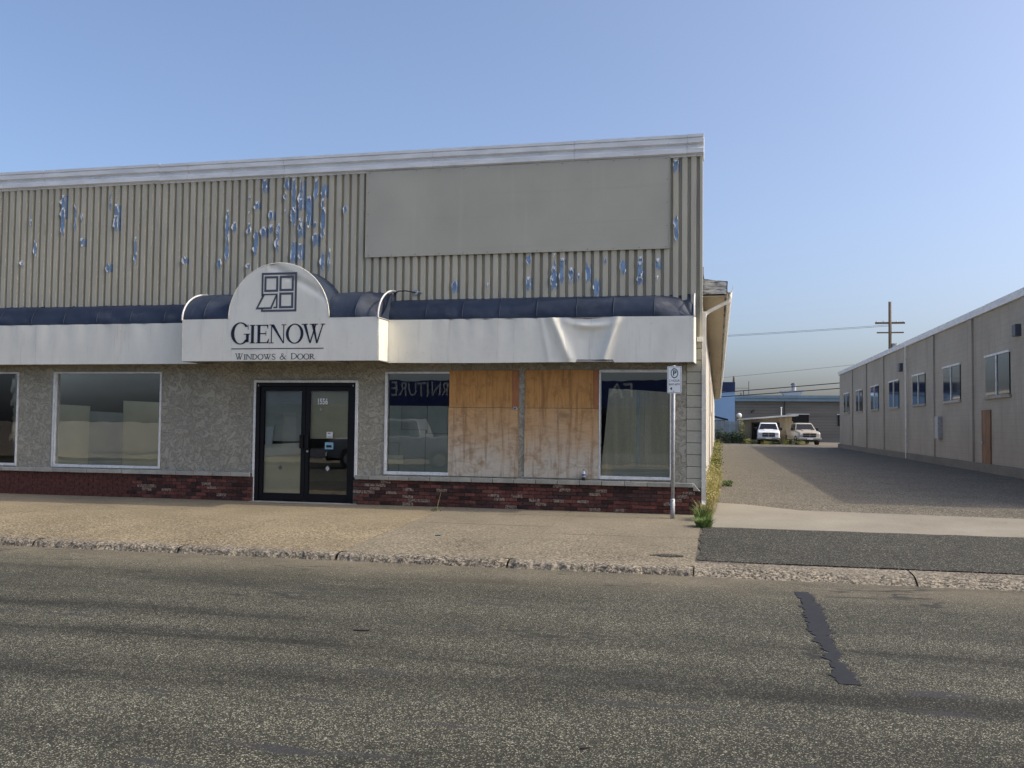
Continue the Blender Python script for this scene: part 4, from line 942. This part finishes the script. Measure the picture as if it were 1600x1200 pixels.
for z in (SZ + .19, SZ - .19): MB().tube([(SX - .012, -.66, z), (SX - .012, -.63, z)], .008, 8).obj('bolt', 'galv', ps)

# ------------------------------------------------------------------ bottle on the sill
bt = thing('drink_bottle', (-1.985, -.075, .527), 'small bottle with blue and white label standing on the window sill', 'bottle')
def lathe(c, prof, seg=16):
    m = MB(); n = len(prof)
    for (r_, z) in prof:
        for k in range(seg): a = 2 * math.pi * k / seg; m.v.append((c[0] + r_ * math.cos(a), c[1] + r_ * math.sin(a), c[2] + z))
    for i in range(n - 1):
        for k in range(seg): k2 = (k + 1) % seg; m.f.append((i * seg + k, i * seg + k2, (i + 1) * seg + k2, (i + 1) * seg + k))
    m.f.append(tuple(range(seg))[::-1]); m.f.append(tuple((n - 1) * seg + k for k in range(seg))); return m
bc = (-1.985, -.075, .527)
lathe(bc, [(.026, 0), (.03, .004), (.03, .058)]).obj('dark_drink', 'black', bt, smooth=True)
lathe(bc, [(.030, .058), (.030, .115), (.024, .135), (.013, .155), (.012, .175)]).obj('body', 'bottleglass', bt, smooth=True)
lathe(bc, [(.0312, .085), (.0312, .112)]).obj('label_band', 'bottleblue', bt, smooth=True); lathe(bc, [(.015, .173), (.015, .19)]).obj('cap', 'slate', bt)

# ------------------------------------------------------------------ WEEDS along the side wall
def blades(m, c, n, h, spread, lean=.5, w=.008, hv=.4):
    for _ in range(n):
        a = random.uniform(0, 6.283); r_ = spread * math.sqrt(random.random()); b = Vector(c) + Vector((r_ * math.cos(a) , r_ * math.sin(a), 0))
        hh = h * random.uniform(1 - hv, 1 + hv * .4); d = Vector((math.cos(a), math.sin(a), 0)) * lean * hh * random.uniform(.2, 1); s = Vector((-math.sin(a + random.uniform(-1, 1)), math.cos(a), 0)) * w
        p1 = b + d * .35 + Vector((0, 0, hh * .6)); p2 = b + d + Vector((0, 0, hh * random.uniform(.8, 1)))
        m.quad(tuple(b - s), tuple(b + s), tuple(p1 + s * .8), tuple(p1 - s * .8)); m.poly([tuple(p1 - s * .8), tuple(p1 + s * .8), tuple(p2)])
def leaves(m, c, n, rx, ry, h, ls=.03, z0=.0):
    for _ in range(n):
        u = random.random(); p = Vector(c) + Vector((random.gauss(0, rx * .5), random.gauss(0, ry * .5), z0 + h * u ** .8))
        d = Vector((random.uniform(-1, 1), random.uniform(-1, 1), random.uniform(-.4, .8))).normalized(); s = d.cross(Vector((random.uniform(-1, 1), random.uniform(-1, 1), random.uniform(-1, 1)))).normalized()
        l_ = ls * random.uniform(.6, 1.4)
        m.quad(tuple(p), tuple(p + d * l_ * .5 + s * l_ * .28), tuple(p + d * l_), tuple(p + d * l_ * .5 - s * l_ * .28))
def weed(loc, h, rx, ry, mat, label, group, nl=380, nb=40, ls=.03, name='weed'):
    t = thing(name, loc, label, 'weed', group)
    m = MB(); leaves(m, loc, nl, rx, ry, h, ls); m.obj('leaves', mat, t)
    m = MB(); leaves(m, loc, nl // 2, rx * .9, ry, h * .75, ls * 1.1); m.obj('green_leaves', 'leaf_lime' if mat == 'leaf_dry' else 'leaf_dark', t)
    m = MB(); blades(m, loc, nb, h * 1.05, max(rx, ry) * .5, .35, .0035); m.obj('stems', 'leaf_dry' if mat != 'leaf_green' else 'leaf_lime', t); return t
gt = thing('grass_tuft', (.05, -.9, gz(-.9)), 'bright green grass tuft at the foot of the brick corner', 'grass')
m = MB(); blades(m, (.04, -.75, gz(-.75)), 190, .24, .12, .9, .004); m.obj('blades', 'leaf_green', gt); m = MB(); blades(m, (.07, -.5, gz(-.5)), 120, .34, .12, .6, .003); m.obj('dry_blades', 'leaf_dry', gt)
gt = thing('grass_tuft', (.05, -1.5, gz(-1.5)), 'low green grass spilling onto the edge of the asphalt patch', 'grass')
m = MB(); blades(m, (.06, -1.5, gz(-1.5)), 260, .15, .11, 1.2, .006); m.obj('blades', 'leaf_green', gt)
Y = .1; i = 0
WD = [(.10, .45, .62, .13), (.13, 1.1, .78, .15), (.15, 1.8, .95, .17), (.17, 2.6, .95, .18), (.17, 3.5, 1.0, .18), (.16, 4.6, .85, .18), (.16, 5.8, .8, .18)]
for (x, y, h, rx) in WD:
    weed((x, y, gz(min(y, 1.9)) - .01), h * random.choice((.3, .42, .55, .7)), rx * .8, .26, 'leaf_dry', 'dry yellow weed growing against the side wall by the downpipe', 'dry weeds by the side wall', 300, 50, .034)
for (x, y, h, rx) in ((.16, 7.2, .8, .2), (.17, 9.0, .9, .22), (.16, 11, .85, .22), (.17, 13.5, 1.0, .25), (.17, 16.5, 1.0, .26), (.18, 20, 1.1, .28), (.18, 24.5, 1.1, .3), (.2, 30, 1.2, .34), (.2, 36, 1.2, .36), (.22, 43, 1.2, .4), (.25, 51, 1.2, .45)):
    weed((x, y, .04), h * random.choice((.3, .45, .65)), rx * .85, .5, 'leaf_lime', 'yellow green weed growing along the side wall farther down the alley', 'green weeds along the side wall', 300, 40, .05)
weed((.47, 6.9, .04), .14, .13, .2, 'leaf_green', 'low leafy green weed growing out of the alley asphalt', None, 110, 10, .06)
sp = thing('sprout', (-4.42, -.72, gz(-.72)), 'thin dry stalk growing from the sidewalk joint by the brick wall', 'weed')
MB().tube([(-4.42, -.72, -.03), (-4.40, -.70, .12), (-4.36, -.68, .30)], .0035, 5).obj('stalk', 'leaf_dry', sp); m = MB(); leaves(m, (-4.44, -.74, -.02), 30, .09, .05, .05, .03); m.obj('leaves', 'leaf_dark', sp)
tag(B((-3.63, -3.35, gz(-3.35)), (-3.55, -3.31, gz(-3.33) + .012)).obj('litter_scrap', 'teal', off=(-3.6, -3.33, gz(-3.33))), 'tiny teal plastic scrap on the sidewalk', 'litter')

# ================================================================== FAR END OF THE ALLEY
# blue building
bb2 = thing('blue_building', (-4, 85, 0), 'pale blue building with navy roof box at the end of the alley', 'building')
B((-10, 85, 0), (2.03, 95, 5.3)).obj('wall', 'siding_blue', bb2)
for k in range(19): B((-10, 84.985, .25 + k * .265), (2.045, 85.0, .27 + k * .265)).obj('siding_lap', 'siding_blue', bb2)
rb = B((-6, 84.9, 5.27), (2.05, 92, 6.27)).obj('roof_box', 'navy_metal', bb2)
for k in range(9): B((-1.6 + k * .4, 84.87, 5.3), (-1.54 + k * .4, 84.9, 6.24)).obj('seam', 'navy_metal', rb)
MB().tube([(1.95, 85.4, 6.2), (1.95, 85.4, 6.75), (1.95, 85.4, 6.95)], [.16, .13, .05], 8).obj('chimney', 'grey_block', bb2)
# grey building
gb = thing('grey_building', (12, 86, 0), 'long grey block building with slate blue fascia behind the shed', 'building')
B((2.06, 86, 0), (40, 98, 4.3)).obj('wall', 'grey_block', gb); B((2.06, 85.6, 4.28), (40.2, 98.2, 4.88)).obj('fascia', 'blue_fascia', gb)
B((2.06, 85.5, 4.62), (40.3, 98.3, 4.9)).obj('fascia_cap', 'blue_fascia', gb)
w = B((7.35, 85.93, 1.75), (9.6, 86.05, 2.9)).obj('window', 'darkglass', gb); B((7.28, 85.9, 2.9), (9.67, 86.0, 2.98)).obj('frame', 'whiteframe', w); B((7.28, 85.9, 1.7), (7.36, 86.0, 2.98)).obj('frame', 'whiteframe', w)
w = B((12.5, 85.93, 1.75), (15, 86.05, 2.9)).obj('window', 'darkglass', gb); B((12.4, 85.9, 2.9), (15.1, 86.0, 2.98)).obj('frame', 'whiteframe', w)
for k in range(12): B((2.06, 85.985, .5 + k * .31), (40, 86.0, .52 + k * .31)).obj('block_course', 'mortar', gb)
MB().tube([(4.0, 85.9, 3.3), (3.75, 85.6, 3.1)], .09, 8).obj('wall_light', 'black', gb)
MB().tube([(7.15, 85.85, 4.3), (7.1, 85.85, 2.5), (6.9, 85.85, 2.3)], .05, 6).obj('conduit', 'black', gb)
for x, h in ((3.55, 1.6), (3.0, .55), (2.72, .35)): MB().tube([(x, 88, 4.88), (x, 88, 4.9 + h)], .04 if h > 1 else .06, 6).obj('roof_pipe', 'slate', gb)
MB().tube([(2.0, 88, 5.75), (3.55, 88, 5.75)], .02, 5).obj('guy_wire', 'slate', gb)
rv = thing('roof_ventilator', (8.3, 90, 4.88), 'grey roof ventilator with round cap on the grey building', 'ventilator')
MB().prism([(6.9, 89.5, 5.5), (9.4, 89.5, 5.6), (9.0, 89.5, 4.88), (7.5, 89.5, 4.88)], (0, 1.2, 0)).obj('housing', 'galv', rv); MB().tube([(8.4, 90, 5.5), (8.4, 90, 6.2)], .25, 12).obj('stack', 'galv', rv); MB().tube([(8.4, 90, 6.2), (8.4, 90, 6.4)], [.36, .2], 12).obj('cap', 'slate', rv)
# shed
sh = thing('open_shed', (5, 73, 0), 'tan board shed with sloping white roof edge behind the white pickup', 'shed')
Lz, Rz = 2.14, 2.58
MB().prism([(2.1, 71.6, Lz), (7.4, 71.6, Rz), (7.4, 71.6, Rz + .16), (2.1, 71.6, Lz + .12)], (0, 4.4, 0)).obj('roof', 'shed_roof', sh)
def roofz(x): return Lz + (Rz - Lz) * (x - 2.1) / 5.3
def planks(x0, x1, y, z0=0.0, top=None):
    x = x0
    while x < x1 - .02:
        w_ = min(.2, x1 - x); zt = top if top else roofz(x) - .005
        MB().prism([(x + .006, y, z0), (x + w_ - .006, y, z0), (x + w_ - .006, y, zt + (0 if top else .015 * 0)), (x + .006, y, zt)], (0, .03 + random.uniform(0, .008), 0)).obj('plank', 'shed_tan', sh); x += w_
planks(2.45, 3.3, 72.2); planks(5.75, 6.85, 72.2); planks(3.3, 5.75, 72.25, 1.95)
B((2.4, 75.4, 0), (7.2, 75.5, 2.1)).obj('back_wall', 'shed_tan', sh); B((2.42, 72.25, 0), (2.47, 75.4, 2.1)).obj('side_wall', 'shed_tan', sh); B((6.82, 72.25, 0), (6.87, 75.4, 2.4)).obj('side_wall', 'shed_tan', sh)
for x in (3.32, 5.68): B((x, 72.1, 0), (x + .1, 72.2, 1.95)).obj('post', 'black', sh)
B((3.3, 72.08, 1.85), (5.78, 72.19, 1.95)).obj('lintel', 'black', sh)
MB().tube([(6.05, 74, 2.4), (6.05, 74, 3.35)], .045, 8).obj('vent_pipe', 'white', sh); MB().tube([(6.05, 74, 3.35), (6.05, 74, 3.42)], .09, 8).obj('vent_cap', 'white', sh)
# fence
fe = thing('board_fence', (1, 71, 0), 'weathered blue-grey board fence behind the bushes', 'fence')
x = -1.5
while x < 2.4:
    B((x + .006, 71.0, .02), (x + .138, 71.025, 2.02 + random.uniform(-.04, .08))).obj('board', 'fence_grey', fe); x += .145
for z in (.5, 1.6): B((-1.5, 71.03, z), (2.4, 71.08, z + .09)).obj('rail', 'fence_grey', fe)
# small lean-to roof behind fence
lt = thing('lean_to', (.5, 78, 0), 'small dark roofed lean-to against the blue building', 'shed'); B((-2, 78, 0), (1.0, 82, 2.2)).obj('wall', 'grey_block', lt); MB().prism([(-2.2, 77.8, 2.95), (1.25, 77.8, 2.15), (1.25, 77.8, 2.3), (-2.2, 77.8, 3.1)], (0, 4.4, 0)).obj('roof', 'shingle', lt)
# round lamp on post
lp = thing('globe_post', (2.35, 80, 0), 'white round globe on a dark post before the grey building', 'globe')
MB().tube([(2.35, 80, 0), (2.35, 80, 2.45)], .06, 8).obj('post', 'slate', lp); lathe((2.35, 80, 2.42), [(.08, 0), (.22, .08), (.27, .25), (.22, .42), (.08, .5)], 14).obj('globe', 'white', lp, smooth=True); lathe((2.35, 80, 2.3), [(.2, 0), (.22, .16)], 12).obj('collar', 'rust', lp)

# ------------------------------------------------------------------ bushes and a lime young tree at the fence
def bush(loc, h, rx, label, mat='leaf_dark', n=900, ls=.11, name='bush', cat='bush', group=None, trunk=True):
    t = thing(name, loc, label, cat, group); m = MB()
    for _ in range(9):
        c = Vector(loc) + Vector((random.gauss(0, rx * .45), random.gauss(0, rx * .3), 0)); leaves(m, c, n // 9, rx * .55, rx * .5, h * random.uniform(.6, 1.05), ls)
    m.obj('crown', mat, t)
    if trunk:
        m = MB()
        for _ in range(6): m.tube([Vector(loc) + Vector((random.uniform(-.1, .1), 0, 0)), Vector(loc) + Vector((random.gauss(0, rx * .5), random.gauss(0, .2), h * .75))], [.02, .006], 5)
        m.obj('stems', 'wood_pole', t)
    return t
for i, (x, h) in enumerate(((.35, 1.35), (.95, 1.1), (1.55, 1.25), (2.1, 1.0))):
    bush((x + .1, 69.6, .02), h, .42, ['dark bush at the foot of the fence, nearest the side wall', 'low dark bush at the fence between two taller bushes', 'tall dark bush at the middle of the fence', 'low dark bush at the end of the fence by the shed'][i])
for i, (x, h) in enumerate(((2.75, .55), (3.35, .4), (4.3, .32), (5.0, .3), (6.0, .55), (6.6, .45), (7.3, .4))):
    bush((x, 66.9, .02), h, .35, 'low scrubby weed patch in front of the parked pickups', 'leaf_dark' if i % 2 else 'leaf_lime', 300, .07, 'scrub', 'weeds', 'scrub along the edge of the lane', False)
bush((2.3, 70.6, .02), 2.5, .25, 'slender yellow-green sapling rising over the fence end', 'leaf_lime', 420, .1, 'sapling', 'tree')

# ------------------------------------------------------------------ pickup trucks
def pickup(name, base, yawz, paintm, label, crop=1.0):
    t = thing(name, base, label, 'pickup truck'); parts = []
    L0 = 5.6
    def P(x, y, z): return (base[0] + x, base[1] + y, base[2] + z)      # y from front (0) to back
    def ring(y, hw, zb, zt, r=.12):
        pts = []
        for cx, cz, a0 in ((hw - r, zt - r, 0), (-hw + r, zt - r, 90), (-hw + r * .6, zb + r * .6, 180), (hw - r * .6, zb + r * .6, 270)):
            rr = r if a0 < 180 else r * .6
            for i in range(5): a = math.radians(a0 + 22.5 * i); pts.append(P(cx + rr * math.cos(a), y, cz + rr * math.sin(a)))
        return pts
    def loft(rings):
        m = MB(); n = len(rings[0])
        for q in rings: m.v += q
        for i in range(len(rings) - 1):
            for k in range(n): k2 = (k + 1) % n; m.f.append((i * n + k, i * n + k2, (i + 1) * n + k2, (i + 1) * n + k))
        m.f.append(tuple(range(n))[::-1]); m.f.append(tuple((len(rings) - 1) * n + k for k in range(n))); return m
    loft([ring(.06, .84, .42, 1.02, .10), ring(.16, .92, .40, 1.10, .12), ring(.5, .95, .40, 1.16, .12), ring(1.45, .97, .40, 1.24, .10), ring(5.5, .97, .42, 1.26, .08), ring(5.6, .95, .45, 1.24, .06)]).obj('body', paintm, t, smooth=True)
    m = MB(); m.prism([P(-.78, .12, 1.03), P(-.40, .12, 1.03), P(-.46, 1.4, 1.27), P(-.80, 1.4, 1.25)], (0, 0, .02)); m.prism([P(.40, .12, 1.03), P(.78, .12, 1.03), P(.80, 1.4, 1.25), P(.46, 1.4, 1.27)], (0, 0, .02)); m.prism([P(-.36, .10, 1.05), P(.36, .10, 1.05), P(.40, 1.4, 1.30), P(-.40, 1.4, 1.30)], (0, 0, .03)); m.obj('hood', paintm, t, bevel=.01)
    loft([ring(1.45, .90, 1.1, 1.26, .05), ring(2.05, .74, 1.1, 1.84, .12), ring(2.3, .74, 1.1, 1.90, .12), ring(3.5, .74, 1.1, 1.90, .12), ring(3.75, .82, 1.1, 1.26, .05)]).obj('cab', paintm, t, smooth=True)
    m = MB(); m.quad(P(-.80, 1.47, 1.30), P(.80, 1.47, 1.30), P(.63, 1.985, 1.80), P(-.63, 1.985, 1.80)); m.obj('windshield', 'darkglass', t)
    for s in (-1, 1):
        m = MB(); m.quad(P(s * .86, 1.75, 1.32), P(s * .82, 3.3, 1.32), P(s * .757, 3.2, 1.78), P(s * .757, 2.15, 1.78)); m.obj('side_window', 'darkglass', t)
        MB().box(P(s * .98, 1.72, 1.22), P(s * 1.20, 1.84, 1.48)).obj('mirror', 'black', t, bevel=.03)
        MB().box(P(s * .56, .02, .80), P(s * .85, .12, 1.0)).obj('headlight', 'headlight', t, bevel=.025)
        MB().box(P(s * .70, -.07, .50), P(s * .82, .03, .58)).obj('fog_light', 'headlight', t, bevel=.01)
        for y in (1.0, 4.5):
            w = MB().tube([P(s * .70, y, .40), P(s * .98, y, .40)], .40, 24).obj('wheel', 'rubber', t); MB().tube([P(s * .97, y, .40), P(s * .99, y, .40)], .24, 16).obj('rim', 'chrome', w)
    gr = MB().box(P(-.54, .0, .66), P(.54, .1, 1.0)).obj('grille', 'black', t, bevel=.02)
    MB().box(P(-.54, -.015, .81), P(.54, .01, .85)).obj('grille_bar', 'chrome', gr); MB().box(P(-.03, -.018, .66), P(.03, .01, 1.0)).obj('grille_bar', 'chrome', gr)
    m = MB(); m.box(P(-.97, -.12, .44), P(.97, .10, .62)); m.obj('bumper', 'chrome', t, bevel=.04)
    MB().box(P(-.7, -.06, .30), P(.7, .1, .44)).obj('air_dam', 'black', t, bevel=.02); MB().box(P(-.25, -.135, .47), P(.25, -.118, .58)).obj('number_plate', 'sticker_white', t)
    t.rotation_euler = (0, 0, yawz); return t
pickup('pickup_truck', (4.6, 68.0, .03), math.radians(-2), 'carwhite', 'white pickup truck parked nose out before the tan shed')
pickup('pickup_truck', (8.0, 67.6, .03), math.radians(9), 'cartan', 'tan pickup truck parked beside the white pickup')

pickup('pickup_truck', (-14.2, -17.6, -.25), math.radians(-90), 'carsilver', 'dark grey pickup truck parked along the far kerb, mirrored in the shop glass')
# ------------------------------------------------------------------ power lines and pole
up = thing('utility_pole', (13.5, 61.5, 0), 'tall wooden utility pole standing beyond the warehouse', 'utility pole')
MB().tube([(13.5, 61.5, -.2), (13.5, 61.5, 11.5)], [.17, .11], 12).obj('post', 'wood_pole', up, smooth=True); B((12.4, 61.44, 9.75), (14.6, 61.56, 9.9)).obj('crossarm', 'wood_pole', up)
B((12.5, 61.40, 9.0), (14.5, 61.44, 9.11)).obj('crossarm', 'wood_pole', up)
for xi in (12.5, 13.0, 14.0, 14.5): MB().tube([(xi, 61.5, 9.9), (xi, 61.5, 10.02)], [.05, .03], 8).obj('insulator', 'white', up)
MB().tube([(13.85, 61.5, 7.2), (13.85, 61.5, 8.2)], .24, 14).obj('transformer', 'galv', up)
def wire(z0, z1, lab, dy=0.0, r_=.018):
    p = []
    for i in range(41):
        x = -45 + 58.5 * i / 40; zz = z0 + (z1 - z0) * (x - .1) / 6.5
        p.append((x, 61.3 + dy, zz + .0006 * (x - 3) ** 2 * (1 if x > 3 else .3)))
    tag(MB().tube(p, r_, 5).obj('power_line', 'cable', off=(p[-1][0], p[-1][1], p[-1][2])), lab, 'power line', 'power lines across the alley end')
wire(8.82, 9.15, 'thin high power line crossing the alley end', 0, .012); wire(8.94, 9.27, 'thin highest power line crossing the alley end', .3, .012); wire(5.45, 6.08, 'thin middle power line crossing the alley end', 0, .010)
wire(4.27, 4.80, 'upper thick power cable crossing before the grey building', 0, .035); wire(3.92, 4.40, 'lower thick power cable crossing before the grey building', .1, .035)

# ------------------------------------------------------------------ warehouse right of the alley
wh = thing('warehouse', (16, 30, 0), 'long beige block warehouse on the other side of the alley', 'building')
B((9.1, 3.0, -.2), (24, 56.5, 5.45)).obj('wall', 'warehouse', wh); B((9.0, 2.9, 5.42), (24.1, 56.6, 5.66)).obj('coping', 'coping', wh)
for k in range(8):
    y = 7.5 + k * 6; B((9.03, y, -.1), (9.1, y + .45, 5.42)).obj('pilaster', 'warehouse', wh)
    w = B((9.06, y + 1.8, 2.6), (9.2, y + 4.4, 3.9)).obj('window', 'darkglass', wh); B((9.02, y + 1.7, 2.5), (9.1, y + 4.5, 2.6)).obj('sill', 'sill', w); B((9.03, y + 3.06, 2.6), (9.09, y + 3.14, 3.9)).obj('mullion', 'whiteframe', w); B((9.03, y + 1.74, 3.9), (9.1, y + 4.46, 3.97)).obj('frame', 'whiteframe', w)
for (y, z, w_, h_, mt, nm) in ((12.2, 1.2, .5, .7, 'galv', 'meter_box'), (14.2, 4.3, .35, .35, 'slate', 'vent'), (24.3, 1.1, .6, .9, 'galv', 'meter_box'), (32.3, 4.3, .5, .4, 'slate', 'vent')): B((8.93, y, z), (9.1, y + w_, z + h_)).obj(nm, mt, wh, bevel=.01)
MB().tube([(9.04, 12.4, 1.9), (9.04, 12.4, 5.4)], .03, 8).obj('conduit', 'galv', wh); MB().tube([(8.98, 31.0, .1), (8.98, 31.0, 5.4)], .05, 10).obj('downpipe', 'cream', wh)
B((8.96, 3.0, -.1), (9.1, 56.5, .35)).obj('plinth', 'grey_block', wh)
d = B((9.05, 17.4, 0), (9.2, 18.4, 2.15)).obj('door', 'rust', wh); B((9.0, 18.2, 1.0), (9.05, 18.28, 1.1)).obj('handle', 'galv', d)
MB().tube([(8.98, 6.9, .1), (8.98, 6.9, 5.4)], .05, 10).obj('downpipe', 'cream', wh)

# ------------------------------------------------------------------ furniture store across the street
fs = thing('furniture_store', (-4, -24, 0), 'furniture store across the street mirrored in the shop window', 'building')
B((-26, -36, -.3), (20, -24, 3.2)).obj('wall', 'store', fs); B((-26.1, -36, 3.2), (20.1, -23.99, 3.3)).obj('roof', 'store', fs)
sg = B((-24, -23.98, 2.3), (18, -23.6, 3.42)).obj('sign_band', 'store_navy', fs)
B((-24, -23.6, 1.95), (18, -22.9, 2.25)).obj('canopy', 'black', fs)
for k in range(10): w = B((-23 + k * 4.1, -24.02, .3), (-19.6 + k * 4.1, -23.95, 1.95)).obj('window', 'darkglass', fs)
text_mesh('FURNITURE', .92, 'sign_lettering', 'store_letter', lambda a, b: (-12.35 - a, -23.585, 3.0 + b), fs, xs=.74)
text_mesh('FA', .92, 'sign_lettering', 'store_letter', lambda a, b: (-3.75 - a, -23.585, 2.95 + b), fs)
